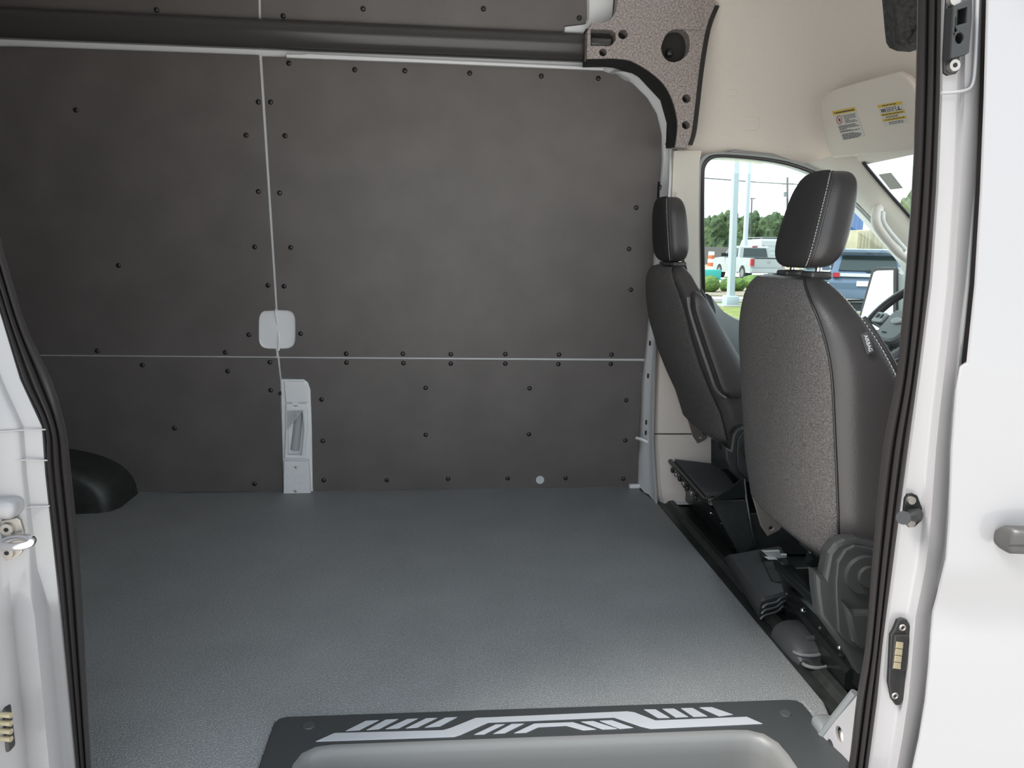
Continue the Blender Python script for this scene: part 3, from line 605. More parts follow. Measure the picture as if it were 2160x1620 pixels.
# ================================================================== SEATS
def seat(label, yc, REAR, FRONT, HR, near):
    t = thing('cab_seat', label, 'seat', (REAR[0][1], yc, 0), 'seats in the cab')
    zt, zb = .900, .325
    NR, NN = 40, 96
    def width(z):
        w = .236
        if z > .70: w *= 1 - .52 * ((z - .70) / (zt - .70)) ** 2.4
        if z < .45: w *= 1 - .06 * ((.45 - z) / .12)
        return w
    rings = []
    for i in range(NR + 1):
        u = i / NR; z = zb + (zt - zb) * (1 - (1 - u) ** 1.3)
        xr, xf = lerp_tab(REAR, z), lerp_tab(FRONT, z)
        e = 1.0
        if u > .86: e = math.sqrt(max(.02, 1 - ((u - .86) / .14) ** 2)) * .75 + .25
        if u < .05: e = .8 + .2 * u / .05
        hx_, cx_ = (xf - xr) / 2 * e, (xf + xr) / 2
        w = width(z) * (.94 + .06 * e)
        ring = []
        for k in range(NN):
            a = 2 * math.pi * k / NN; c, s = math.cos(a), math.sin(a)
            nx = 4.2
            x = cx_ + hx_ * math.copysign(abs(c) ** (2 / nx), c); y = yc + w * math.copysign(abs(s) ** (2 / nx), s)
            if c < 0: x -= .022 * (1 - min(1, abs(y - yc) / w) ** 2.0) * (0.5 + .5 * math.sin(math.pi * min(1, u * 1.05)))   # rear crown
            else: x -= .03 * (1 - min(1, abs(y - yc) / w) ** 2) * 1.0                                                       # hollow between the bolsters
            ring.append(Vector((x, y, z)))
        rings.append(ring)
    # ring columns: k from NN/2 is the rear centre; fabric spans where |y-yc| < .86 w on the rear half
    k0 = next(k for k in range(NN // 4, NN // 2 + 1) if math.cos(2 * math.pi * k / NN) < 0 and math.sin(2 * math.pi * k / NN) ** (2 / 4.2) < .90)
    k1 = NN - k0
    k0 = next(k for k in range(NN // 4, NN // 2 + 1) if math.sin(2 * math.pi * k / NN) ** (2 / 4.2) < .985)
    mb_ = MB(); mb_.loft(rings, True, True, True); mb_.build('back_cushion', LEATHER, t, 1.3)
    top_i = NR - 1
    fr = []
    for i in range(1, top_i + 1):
        rr_ = rings[i]; mid = Vector((lerp_tab(FRONT, rr_[0].z), yc, rr_[0].z)); seg = []
        # shoulder: fabric narrows to the top
        sh = 0
        for k in range(k0 + sh, k1 - sh + 1):
            p = rr_[k]; d = Vector((p.x - mid.x, (p.y - yc) * .4, 0)).normalized(); e = .006 if (k > k0 + sh and k < k1 - sh) else .0005
            seg.append(p + d * e)
        fr.append(seg)
    n = len(fr[0]); bot = [[p + Vector((.03, 0, .004)) for p in fr[0]]]
    mb_ = MB(); mb_.loft(bot + fr, False); mb_.build('back_panel', FABRIC, t, 1.3)
    # welt between fabric and leather, both sides
    for kk in (k0, k1):
        mb_ = MB(); mb_.tube([r[kk] + Vector((-.001, 0, 0)) for r in rings[1:top_i + 1]], .0028, 6); mb_.build('welt', RIVET, t, 1.2)
    # stitching along the outer bolster, near side
    ks = int(NN * .80)
    pts = [r[ks] for r in rings[3:NR - 3]]; dense = smooth_path(pts, 6); mb_ = MB(); acc = 0; on = 0
    path = []; 
    for a, b in zip(dense, dense[1:]):
        L = (b - a).length; acc += L
        if acc > .006:
            acc = 0; d = (b - a).normalized(); c_ = b + Vector((.001, -.0012, 0)); mb_.tube([c_ - d * .0022, c_ + d * .0022], .0010, 5)
    o_s = mb_.build('stitching', STITCH, t); o_s['kind'] = 'stuff'
    mb_ = MB(); mb_.tube([r[int(NN * .84)] + Vector((.002, -.001, 0)) for r in rings[2:NR - 7]], .006, 8); mb_.build('front_welt', LEATHER, t, 1.2)
    # headrest
    hx0, hx1, hz0, hz1, hw, hyc, lean = HR
    rings = []; NR2 = 26
    for i in range(NR2 + 1):
        u = i / NR2; z = hz0 + (hz1 - hz0) * (1 - math.cos(math.pi * u)) / 2
        v = (z - hz0) / (hz1 - hz0) * 2 - 1
        e = (1 - abs(v) ** 3.6) ** (1 / 2.6) if abs(v) < 1 else 0
        e = max(e, .12)
        cx_ = (hx0 + hx1) / 2 + lean * (z - hz0) ; taper = 1 - .20 * (v + 1) / 2
        hx_ = (hx1 - hx0) / 2 * (.22 + .78 * e) * (1.02 - .05 * v); w = hw * (.25 + .75 * e) * taper 
        ring = []
        for k in range(NN):
            a = 2 * math.pi * k / NN; c, s = math.cos(a), math.sin(a); nx = 3.6
            ring.append(Vector((cx_ + hx_ * math.copysign(abs(c) ** (2 / nx), c) - (.012 * (1 - abs(s) ** 2) if c < 0 else 0), hyc + w * math.copysign(abs(s) ** (2 / nx), s), z)))
        rings.append(ring)
    mb_ = MB(); mb_.loft(rings, True, True, True); hr_ = mb_.build('headrest', LEATHER, t, 1.3); LOC[hr_.name] = LOC[t.name]
    ka = next(k for k in range(NN // 4, NN // 2) if abs(math.cos(2 * math.pi * k / NN)) ** (2 / 3.6) > .80); kb = NN - ka
    fr = []
    for i, r in enumerate(rings):
        seg = []
        for k in range(ka, kb + 1):
            p = r[k]; e = .004 if ka < k < kb else .0003; seg.append(p + Vector((-e, 0, .002 if i > NR2 * .8 else 0)))
        fr.append(seg)
    mb_ = MB(); mb_.loft(fr, False); mb_.add(fr[-1], [tuple(range(len(fr[-1])))]); mb_.build('headrest_back', FABRICB, hr_, 1.3)
    for kk in (ka, kb):
        dense = smooth_path([r[kk] for r in rings[2:-2]], 8); mb_ = MB(); acc = 0
        for a, b in zip(dense, dense[1:]):
            acc += (b - a).length
            if acc > .0052:
                acc = 0; d = (b - a).normalized(); c_ = b + Vector((-.002, -.0015 if kk == kb else .0015, 0)); mb_.tube([c_ - d * .0019, c_ + d * .0019], .0010, 5)
        o_s = mb_.build('stitching', STITCH, hr_); o_s['kind'] = 'stuff'
        mb_ = MB(); mb_.tube([r[kk - 2 if kk == ka else kk + 2] for r in rings[2:-2]], .0022, 6); mb_.build('welt', LEATHER, hr_)
    for dy in (-.04, .07):
        xh = (hx0 + hx1) / 2
        mb_ = MB(); mb_.cyl((xh + .005, hyc + dy, hz0 - .05), (xh + .01, hyc + dy, hz0 + .03), .0065, 12); mb_.build('post', CHROME, t)
        mb_ = MB(); mb_.rbox((xh + .004, hyc + dy, zt + .004), (.045, .05, .016), .006, 3); mb_.build('post_sleeve', RAILM, t)
    # seat cushion and base
    x0 = lerp_tab(REAR, .3)
    mb_ = MB(); mb_.rbox((x0 + .40, yc, .38), (.50, .47, .14), .05, 5); mb_.build('seat_cushion', LEATHER, t, 1.2)
    mb_ = MB(); mb_.rbox((x0 + .38, yc, .262), (.50, .40, .09), .01, 2); mb_.build('seat_pan', BLACKP, t)
    # recliner plates: stamped steel
    for s in (-1, 1):
        yy = yc + s * .205
        P2 = lambda a, b: (x0 + a, b)
        me = plate_mesh('recliner_plate', [[P2(.005, .345), P2(.03, .37), P2(.075, .335), P2(.105, .29), P2(.085, .25), P2(.055, .235), P2(.035, .262)], circ(x0 + .062, .256, .006, 12), circ(x0 + .028, .338, .005, 10), circ(x0 + .045, .312, .007, 8)], .006, .001, lambda a, b, d: Vector((a, yy + d, b))); rp_ = link('recliner_plate', me, STEEL, t); LOC[rp_.name] = LOC[t.name]
        mb_ = MB(); mb_.ring_torus((x0 + .085, yy - .002, .285), (1, 0, 0), (0, 0, 1), .016, .003, 20, 6); mb_.ring_torus((x0 + .085, yy - .002, .285), (1, 0, 0), (0, 0, 1), .007, .003, 16, 6); mb_.build('pivot_ring', CHROME, rp_)
    # side shield with the round recliner cover (near side of each seat)
    ys = yc - .255
    ox = x0 - .772 + (0 if near else .04)
    XZ = lambda pts: [(PY(a, b, 1.257).x + ox, PY(a, b, 1.257).z) for a, b in pts]
    bot = [(1990, 1420), (1815, 1425), (1793, 1385), (1765, 1348), (1731, 1300)] if near else [(1990, 1330), (1815, 1330), (1770, 1320), (1740, 1290)]
    me = plate_mesh('side_shield', [XZ([(1721, 1207), (1741, 1216), (1750, 1168), (1765, 1148), (1785, 1139), (1812, 1137), (1860, 1150), (1990, 1200)] + bot + [(1724, 1250)])], .035, .008, lambda a, b, d: Vector((a, ys + .035 - d, b))); ss = link('side_shield', me, SHIELD, t)
    cr = XZ([(1818, 1207)])[0]; cxr, czr = cr
    rs = [(1764, 1183), (1780, 1158), (1800, 1148), (1830, 1152), (1990, 1205), (1990, 1365), (1802, 1365), (1778, 1345), (1766, 1330), (1761, 1260), (1760, 1225)] if near else [(1764, 1183), (1780, 1158), (1800, 1148), (1830, 1152), (1990, 1205), (1990, 1310), (1790, 1310), (1766, 1290), (1761, 1260), (1760, 1225)]
    me = plate_mesh('raised_panel', [XZ(rs)], .010, .003, lambda a, b, d: Vector((a, ys + .003 - d, b))); link('raised_panel', me, SHIELD, ss)
    mb_ = MB(); mb_.cyl((cxr, ys + .01, czr), (cxr, ys - .016, czr), .041, 36, .037); mb_.build('recliner_cover', SHIELD, ss, .5)
    mb_ = MB(); mb_.cyl((cxr + .004, ys + .01, czr), (cxr + .004, ys - .024, czr), .0235, 36, .020); mb_.build('cover_boss', SHIELD, ss, .5)
    if near:
        me = plate_mesh('lower_pocket', [XZ([(1770, 1262), (1792, 1280), (1990, 1280), (1990, 1358), (1806, 1358), (1790, 1345)])], .022, .008, lambda a, b, d: Vector((a, ys - d, b))); link('lower_pocket', me, SHIELD, ss)
    # slide rails and pedestal
    for s in (-1, 1):
        mb_ = MB(); mb_.rbox((x0 + .38, yc + s * .17, .185), (.46, .035, .035), .006, 2); mb_.build('slide_rail', BLACKP, t)
    return t, x0
near_seat, NX0 = seat('nearer cab seat with AIRBAG tag on its dark fabric and leatherette back', 1.512,
     [(.28, .775), (.34, .762), (.44, .744), (.55, .730), (.70, .714), (.85, .695), (.95, .690)],
     [(.28, 1.00), (.40, .99), (.55, .965), (.69, .90), (.78, .840), (.85, .795), (.90, .765)],
     (.705, .776, .918, 1.108, .102, 1.474, .20), True)
far_seat, FX0 = seat('farther driver seat with raised armrest, beside the window', 2.41,
     [(.28, .905), (.34, .885), (.45, .850), (.52, .815), (.60, .780), (.70, .745), (.85, .712), (.95, .705)],
     [(.28, 1.14), (.40, 1.10), (.55, .985), (.69, .885), (.78, .825), (.85, .795), (.95, .760)],
     (.712, .782, .912, 1.114, .105, 2.385, -.10), False)
# AIRBAG tag
q = PY(1822, 722, 1.290); tu = (PY(1829, 745, 1.290) - PY(1815, 702, 1.290)).normalized(); tvv = Vector((0, -1, 0)).cross(tu).normalized()
if tvv.x < 0: tvv = -tvv
tg = link('airbag_tag', plate_mesh('airbag_tag', [rrect(0, 0, .040, .0135, .001)], .003, .0005, frame(q + Vector((0, -.0105, 0)), tu, tvv, (0, -1, 0))), INK, near_seat); LOC[tg.name] = LOC[near_seat.name]
tg['label'] = 'small black tag lettered AIRBAG'
link('lettering', text_mesh('AIRBAG', .0095, frame(q + Vector((0, -.0142, 0)), tu, tvv, (0, -1, 0))), TAGW, tg)
# driver armrest folded up along the seat back
ar_l = smooth_path([PY(a, b, 2.135) for a, b in ((1452, 626), (1458, 660), (1478, 725), (1500, 790), (1512, 822), (1530, 838))], 5)
ar_r = smooth_path([PY(a, b, 2.135) for a, b in ((1470, 608), (1492, 640), (1528, 705), (1560, 760), (1590, 810), (1570, 842))], 5)
mb = MB(); rr = []
for i, (l, r) in enumerate(zip(ar_l, ar_r)):
    nA = len(ar_l) - 1; ez = min(1, .25 + .75 * math.sqrt(min(i, nA - i) / 4)) if min(i, nA - i) < 4 else 1
    m_ = l.lerp(r, .5); h_ = (r - l) * .5 * ez; ring = []
    for k in range(24):
        a = 2 * math.pi * k / 24; c, s = math.cos(a), math.sin(a)
        ring.append(m_ + h_ * math.copysign(abs(c) ** .6, c) + Vector((0, .03 * ez * math.copysign(abs(s) ** .6, s), 0)))
    rr.append(ring)
mb.loft(rr, True, True, True); arm = mb.build('armrest', LEATHER, far_seat, 1.0); LOC[arm.name] = LOC[far_seat.name]
mb = MB(); mb.tube([p + Vector((-.006, -.012, 0)) for p in ar_l], .007, 8); mb.build('armrest_shell', RAILM, arm)
mb = MB(); mb.tube([p + Vector((.006, -.028, .0)) for p in ar_l], .0018, 6); mb.build('welt', STITCH if 0 else RIVET, arm)
# recliner shield of the driver seat is grey
# ------------------------------------------------------------------ seat belt on the far pillar
sb = thing('seat_belt', 'black seat belt webbing hanging from the far pillar behind the driver headrest', 'seat belt', PY(1430, 560, 2.63))
path = smooth_path([PY(1391, 384, 2.66), PY(1390, 430, 2.65), PY(1400, 500, 2.64), PY(1440, 545, 2.63), PY(1462, 640, 2.62), PY(1470, 720, 2.62)], 5)
mb = MB(); mb.loft([[p + Vector((-.006, 0, 0)), p + Vector((-.006, -.02, 0)), p + Vector((-.003, -.02, 0)), p + Vector((-.003, 0, 0))] for p in path], True, True, True); mb.build('webbing', FABRICB, sb)
MB().rbox(PY(1391, 395, 2.655), (.014, .014, .02), .004, 2).build('guide', RIVET, sb)

# ------------------------------------------------------------------ seat pedestals and the things under the seats
def pedestal(label, x0, y0, y1, x1=1.35, zt=.14):
    p = thing('seat_pedestal', label, 'pedestal', ((x0 + x1) / 2, (y0 + y1) / 2, 0), 'black steel seat pedestals')
    mb_ = MB(); mb_.box(((x0 + x1) / 2, (y0 + y1) / 2, (zt - .05) / 2 + .01), (x1 - x0 - .02, y1 - y0 - .02, zt - .07)); mb_.build('core', BLACKP, p)
    for yy, d in ((y0, -1), (y1, 1)):
        me = plate_mesh('side_panel', [[(x0 - .02, zt), (x1, zt), (x1 + .02, 0), (x0 + .03, 0)]], .008, .002, lambda a, b, d_: Vector((a, yy + (d_ - .004), b))); link('side_panel', me, RUBBERB, p)
    mb_ = MB(); mb_.rbox((x0, (y0 + y1) / 2, zt), (.05, y1 - y0 + .02, .012), .004, 2); mb_.build('top_flange', BLACKP, p)
    mb_ = MB(); mb_.tube([(x0 - .02, y0 - .01, zt + .01), (x0 - .02, y1 + .01, zt + .01)], .008, 8); mb_.build('edge_bar', BLACKP, p)
    for k in range(5):
        q_ = Vector((x0 - .012, y0 + (y1 - y0) * (k + .5) / 5, zt - .05)); MB().dome(q_, (-1, 0, .2), .006, .004, 10, 3, .006).build('bolt', CHROME if k % 2 else RIVET, p)
    return p
ped_n = pedestal('black steel pedestal under the nearer seat', .885, 1.30, 1.73)
ped_f = pedestal('black steel pedestal under the driver seat', .90, 2.13, 2.60)
# stepped rubber channel along the floor edge
mb = MB(); prof = [(FX + .001, -.02), (FX + .001, -.002), (FX + .03, -.004), (FX + .042, .010), (FX + .058, .012), (FX + .068, -.004), (FX + .13, -.008), (FX + .6, -.012), (FX + .6, -.03)]
mb.loft([[Vector((a, y, b)) for a, b in prof] for y in (1.17, 2.66)], True, True, True)
ch = mb.build('floor_channel', RUBBERB, None, .5); tag(ch, 'dark rubber floor strip with a low ridge between cargo floor and seats', 'floor strip')
# carpeted flap behind the driver seat
flap = thing('floor_flap', 'charcoal carpeted flap tilted up behind the driver seat', 'flap', PY(1490, 1010, 2.5))
fq = [PY(1424, 968, 2.62), PY(1500, 977, 2.60), PY(1528, 1000, 2.5), PY(1549, 1030, 2.36), PY(1540, 1037, 2.30), PY(1520, 1042, 2.26), PY(1488, 1040, 2.24)]
fn = (fq[1] - fq[0]).cross(fq[6] - fq[0]).normalized()
if fn.z < 0: fn = -fn
o0 = fq[0]; fu = (fq[6] - fq[0]).normalized(); fv = fn.cross(fu)
link('carpet', plate_mesh('carpet', [[((p - o0).dot(fu), (p - o0).dot(fv)) for p in fq]], .016, .003, frame(o0 - fn * .016, fu, fv, fn)), mat('charcoal_carpet', (.10, .10, .104), .9, noise_amt=.3, scale=300, bump=.3, bscale=400), flap)
mb = MB(); mb.tube([fq[0] + Vector((-.015, .01, -.012)), fq[6] + Vector((-.012, -.03, -.014)), PY(1502, 1058, 2.17)], .010, 8); mb.build('edge_bar', BLACKP, flap)
for k in range(7):
    q = fq[0].lerp(fq[6], .12 + k * .13) + Vector((-.02, 0, -.03)); MB().rbox(q, (.012, .02, .016), .003, 2).build('clip', STEEL if k % 2 else RIVET, flap)
mb = MB(); mb.cyl(PY(1502, 1058, 2.17) + Vector((-.006, -.004, 0)), PY(1502, 1058, 2.17) + Vector((.008, .004, 0)), .011, 14); mb.build('bar_end', STEEL, flap)
# panel between (driver pedestal outer face)
pn = link('kick_panel', plate_mesh('kick_panel', [[(PY(a, b, 2.10).x, PY(a, b, 2.10).z) for a, b in ((1500, 1057), (1575, 1055), (1580, 1075), (1596, 1150), (1560, 1172))]], .01, .002, lambda a, b, d: Vector((a, 2.11 - d, b))), RUBBERB)
tag(pn, 'flat black kick panel on the side of the driver seat base', 'panel')
br2 = thing('seat_bracket', 'thin black folded metal bracket between the two seats near the floor', 'bracket', PY(1580, 1070, 2.0))
mb = MB(); mb.tube([PY(1570, 1010, 2.08), PY(1574, 1050, 2.06), PY(1590, 1145, 2.05)], .005, 8); mb.build('rod', BLACKP, br2)
link('plate', plate_mesh('plate', [[(PY(a, b, 2.06).x, PY(a, b, 2.06).z) for a, b in ((1540, 1030), (1568, 1008), (1574, 1050), (1500, 1056))]], .006, .001, lambda a, b, d: Vector((a, 2.066 - d, b))), BLACKP, br2)
# moulded cover box lying along the channel
cv = thing('storage_cover', 'black moulded plastic cover lying along the floor edge behind the nearer seat', 'cover', (.86, 1.85, 0))
yA, yB = 1.655, 2.03
zc_ = .072
TFL, TFR, TNR, TNL = PZ(1541, 1168, zc_), PZ(1646, 1150, zc_), PZ(1668, 1250, zc_), PZ(1610, 1264, zc_)
BFL, BFR, BNR, BNL = PZ(1526, 1182, .0), PZ(1660, 1178, .0), PZ(1678, 1282, .0), PZ(1602, 1306, .0)
mb = MB(); rr = []
for t in (0, .03, .3, .6, .9, .97, 1.0):
    e = .92 if t in (0, 1.0) else 1
    bl_, br_, tl_, tr2 = BFL.lerp(BNL, t), BFR.lerp(BNR, t), TFL.lerp(TNL, t), TFR.lerp(TNR, t)
    tl_ = Vector((tl_.x, tl_.y, zc_ * e)); tr2 = Vector((tr2.x, tr2.y, zc_ * e))
    rr.append([bl_, bl_.lerp(tl_, .5) + Vector((-.006, 0, .004)), bl_.lerp(tl_, .9) + Vector((-.004, 0, .004)), tl_ + Vector((.006, 0, .002)), tl_.lerp(tr2, .5) + Vector((0, 0, .002)), tr2 + Vector((-.004, 0, .001)), tr2 + Vector((.003, 0, -.005)), br_])
mb.loft(rr, True, True, True); mb.build('shell', DGREY, cv, .6)
g0, g1 = TFL.lerp(TFR, .62).lerp(TNL.lerp(TNR, .7), .12), TFL.lerp(TFR, .62).lerp(TNL.lerp(TNR, .7), .78); gd = (g1 - g0); gw = Vector((0, 0, 1)).cross(gd.normalized())
link('groove', plate_mesh('groove', [rrect(0, 0, gd.length, .03, .012)], .005, .001, frame((g0 + g1) / 2 + Vector((0, 0, .0005)), gd.normalized(), gw, (0, 0, 1))), RUBBERB, cv)
for k, zz in enumerate((.052, .034, .014)):
    a_, b_2 = TNL.lerp(BNL, .25 + .28 * k), TNR.lerp(BNR, .25 + .28 * k); dn = Vector((-.2, -1, 0)) * .005
    mb = MB(); mb.tube(smooth_path([a_ + dn + Vector((0, 0, -.008)), a_.lerp(b_2, .12) + dn, a_.lerp(b_2, .45) + dn, a_.lerp(b_2, .65) + dn + Vector((0, 0, .010)), b_2 + dn + Vector((0, 0, .010))]), .0026, 8); mb.build('end_rib', MGREY, cv)
cv2 = thing('rail_end_cap', 'black moulded end cap with two pale curved rims next to the storage cover', 'end cap', (.87, 1.58, 0))
mb = MB(); rr = []
for y, s in ((1.645, .9), (1.61, 1.0), (1.57, .95), (1.53, .7), (1.515, .35)):
    rr.append([Vector((.872 + .052 * math.cos(t) * (.7 + .3 * s), y, -.004 + .05 * s * abs(math.sin(t)) ** .7)) for t in [math.pi * k / 14 for k in range(15)]])
mb.loft(rr, False, False, True); mb.build('dome', DGREY, cv2, .9)
for y, r_, z_ in ((1.535, .036, .014), (1.50, .030, .004)):
    mb = MB(); mb.tube([Vector((.862 + r_ * math.cos(t), y - .02 * math.sin(t), z_ + .006)) for t in [math.pi * k / 14 for k in range(15)]], .0042, 8); mb.build('pale_rim', MGREY, cv2)
MB().rbox((.90, 1.555, .042), (.07, .012, .012), .004, 2).build('rib', DGREY, cv2)
lt = thing('seat_latch', 'bright zinc latch plate on the black rail under the nearer seat', 'latch', PY(1632, 1168, 1.98))
link('plate', plate_mesh('plate', [[(PY(a, b, 1.93).x, PY(a, b, 1.93).z) for a, b in ((1606, 1161), (1643, 1160), (1645, 1168), (1658, 1168), (1658, 1174), (1640, 1176), (1618, 1172))]], .012, .002, lambda a, b, d: Vector((a, 1.935 - d, b))), ZINC, lt)
link('tooth', plate_mesh('tooth', [[(PY(a, b, 1.92).x, PY(a, b, 1.92).z) for a, b in ((1612, 1174), (1636, 1176), (1640, 1180), (1620, 1180))]], .01, .002, lambda a, b, d: Vector((a, 1.925 - d, b))), PLUGW, lt)
rl = thing('floor_rail', 'glossy black slotted seat rail running beside the storage cover', 'rail', (.95, 1.6, 0))
P_ = [PZ(1615, 1182, .06), PZ(1700, 1300, .05), PZ(1800, 1420, .045)]
mb = MB(); mb.loft([[p + Vector((-.018, 0, -.04)), p + Vector((-.018, 0, .0)), p + Vector((-.010, 0, .01)), p + Vector((.012, 0, .01)), p + Vector((.018, 0, .0)), p + Vector((.018, 0, -.04))] for p in smooth_path(P_, 4)], True, True, True); mb.build('channel', BLACKP, rl, .5)
for a in (.12, .3, .48, .62, .78, .9):
    p = P_[0].lerp(P_[2], a) + Vector((-.005, 0, .008)); MB().dome(p, (-.3, -.3, 1), .006, .004, 10, 3).build('rivet', CHROME if a in (.12, .48, .78) else RIVET, rl)

# ================================================================== NEAR BODY SIDE
# door seals (swept three-lobed section)
def seal(name, label, L, R, yd, flip):
    t = thing(name, label, 'door seal', PY((L[3][0] + R[3][0]) / 2, L[3][1], yd))
    Ls = smooth_path([PY(a, b, yd + .02) for a, b in L], 6); Rs = smooth_path([PY(a, b, yd) for a, b in R], 6)
    sec = [(0, .03), (-.0, .008), (.05, -.004), (.16, -.010), (.30, -.006), (.36, .006), (.42, .008), (.47, -.004), (.56, -.009), (.66, -.005), (.70, .006), (.75, .007), (.80, -.003), (.90, -.006), (1.0, .002), (1.0, .03)]
    parts = (('inner_lip', sec[:6]), ('middle_lobe', sec[5:11]), ('outer_lobe', sec[10:]))
    for nm, sc in parts:
        m = MB(); rr_ = []
        for a, b in zip(Ls, Rs):
            kx = -.60 if flip else .72          # the lips lean back into the opening flange
            ring = [a.lerp(b, s) + Vector((max(d, 0) * kx, d, 0)) for s, d in sc]
            ring += [a.lerp(b, sc[-1][0]) + Vector((.03 * kx, .03, 0)), a.lerp(b, sc[0][0]) + Vector((.03 * kx, .03, 0))]
            rr_.append(ring)
        m.loft(rr_, True, True, True); m.build(nm, RUBBER, t, 1.0)
    return t
RL = [(1936, -260), (1935, -100), (1934, 0), (1930, 200), (1922, 400), (1907, 600), (1890, 790), (1861, 950), (1841, 1150), (1824, 1363), (1806, 1475), (1789, 1620), (1765, 1800)]
RR = [(1990, -260), (1988, -100), (1986, 0), (1983, 200), (1975, 400), (1961, 600), (1937, 790), (1915, 950), (1888, 1150), (1861, 1363), (1850, 1475), (1831, 1620), (1810, 1800)]
seal('door_seal', 'ridged black rubber door seal on the right of the doorway', RL, RR, 1.13, False)
LL = [(-262, -420), (-255, -100), (-225, 160), (-160, 330), (-70, 470), (-25, 560), (12, 680), (48, 800), (94, 900), (101, 1000), (123, 1200), (143, 1400), (162, 1600), (178, 1800)]
LR = [(-192, -420), (-182, -100), (-148, 130), (-80, 280), (-15, 430), (12, 540), (58, 690), (109, 800), (139, 900), (152, 1000), (171, 1200), (182, 1400), (193, 1600), (206, 1800)]
seal('door_seal', 'ridged black rubber door seal curving down the left of the doorway', LR, LL, 1.12, True)
# right-hand jamb and body side
wn = thing('wall_near', 'white near body side with the door jamb pillar', None, (0.8, 1.08, 0), None, 'structure')
EY = [(-260, 2080), (0, 2073), (200, 2068), (400, 2060), (600, 2047), (770, 2030), (830, 2022), (950, 2013), (1100, 2008), (1180, 2002), (1250, 1985), (1300, 1972), (1400, 1966), (1480, 1958), (1560, 1945), (1620, 1932), (1800, 1905)]
rr = []
for py in (-260, -120, 0, 100, 200, 300, 400, 500, 600, 700, 790, 870, 950, 1050, 1150, 1200, 1250, 1300, 1363, 1420, 1475, 1550, 1620, 1700, 1800):
    r0 = lerp_tab([(b, a) for a, b in RR], py) - 4; e0 = lerp_tab(EY, py); w = e0 - r0
    cols = [(0, 1.150), (.04, 1.125), (.10, 1.118), (.40, 1.112), (.50, 1.106), (.56, 1.094), (.62, 1.088), (.72, 1.088), (.84, 1.091), (.94, 1.096), (1.0, 1.104)]
    rr.append([PY(r0 + w * s, py, y) for s, y in cols])
back = [[p + Vector((0.0, .0, 0)) for p in r] + [r[-1] + Vector((.08, .08, 0)), r[0] + Vector((.11, .10, 0)), r[0] + Vector((.012, .012, 0))] for r in rr]
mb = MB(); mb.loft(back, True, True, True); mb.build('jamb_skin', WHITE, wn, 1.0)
# pressed ledge in the jamb below the guide bracket
pl = [PY(a, b, 1.084) for a, b in ((1986, 196), (2010, 195), (2038, 190), (2050, 180), (2056, 150), (2060, 60), (2064, -60))]
mb = MB(); mb.tube(smooth_path(pl, 5), .0026, 8); mb.build('pressed_ledge', WHITE, wn, 1.2)
# floor gusset
g3 = [PZ(1726, 1556, 0.0), PY(1806, 1468, 1.215), PY(1815, 1560, 1.17), PY(1800, 1640, 1.155), PZ(1768, 1622, -.012)]
gn = (g3[1] - g3[0]).cross(g3[3] - g3[0]).normalized()
if gn.dot(EYE - g3[0]) < 0: gn = -gn
gu = (g3[1] - g3[0]).normalized(); gv = gn.cross(gu)
def GQ(px, py): d = ray(px, py); t_ = (g3[0] - EYE).dot(gn) / d.dot(gn); q_ = EYE + d * t_ - g3[0]; return (q_.dot(gu), q_.dot(gv))
go = [GQ(*p) for p in ((1727, 1555), (1768, 1512), (1806, 1468), (1820, 1500), (1815, 1640), (1770, 1640))]
def pxe(cx, cy, rx, ry, tilt, n=18):
    return [(cx + rx * math.cos(t) * math.cos(tilt) - ry * math.sin(t) * math.sin(tilt), cy + rx * math.cos(t) * math.sin(tilt) + ry * math.sin(t) * math.cos(tilt)) for t in [2 * math.pi * k / n for k in range(n)]]
gh = [[GQ(*p) for p in pxe(1770, 1549, 7.5, 18, -.25)], [GQ(*p) for p in pxe(1751, 1576, 6.5, 17.5, -.22)]]
gus = link('floor_gusset', plate_mesh('floor_gusset', [go] + gh, .008, .0015, frame(g3[0] - gn * .008, gu, gv, gn)), WHITE, wn); gus['label'] = 'white metal gusset with two oval holes at the sill corner'
link('hole_backing', plate_mesh('hole_backing', [[GQ(*p) for p in ((1735, 1555), (1790, 1510), (1800, 1620), (1765, 1620))]], .004, 0, frame(g3[0] - gn * .022, gu, gv, gn)), TAUPE, wn)
e1, e2 = g3[0], g3[1]; mb = MB(); mb.tube([e1 - gn * .006, e2 - gn * .006 + Vector((0, .01, 0))], .010, 8); mb.build('gusset_flange', MGREY, wn)
mb = MB(); mb.rbox(PZ(1742, 1532, 0.012), (.045, .05, .03), .012, 3); mb.build('sill_bump', MGREY, wn)
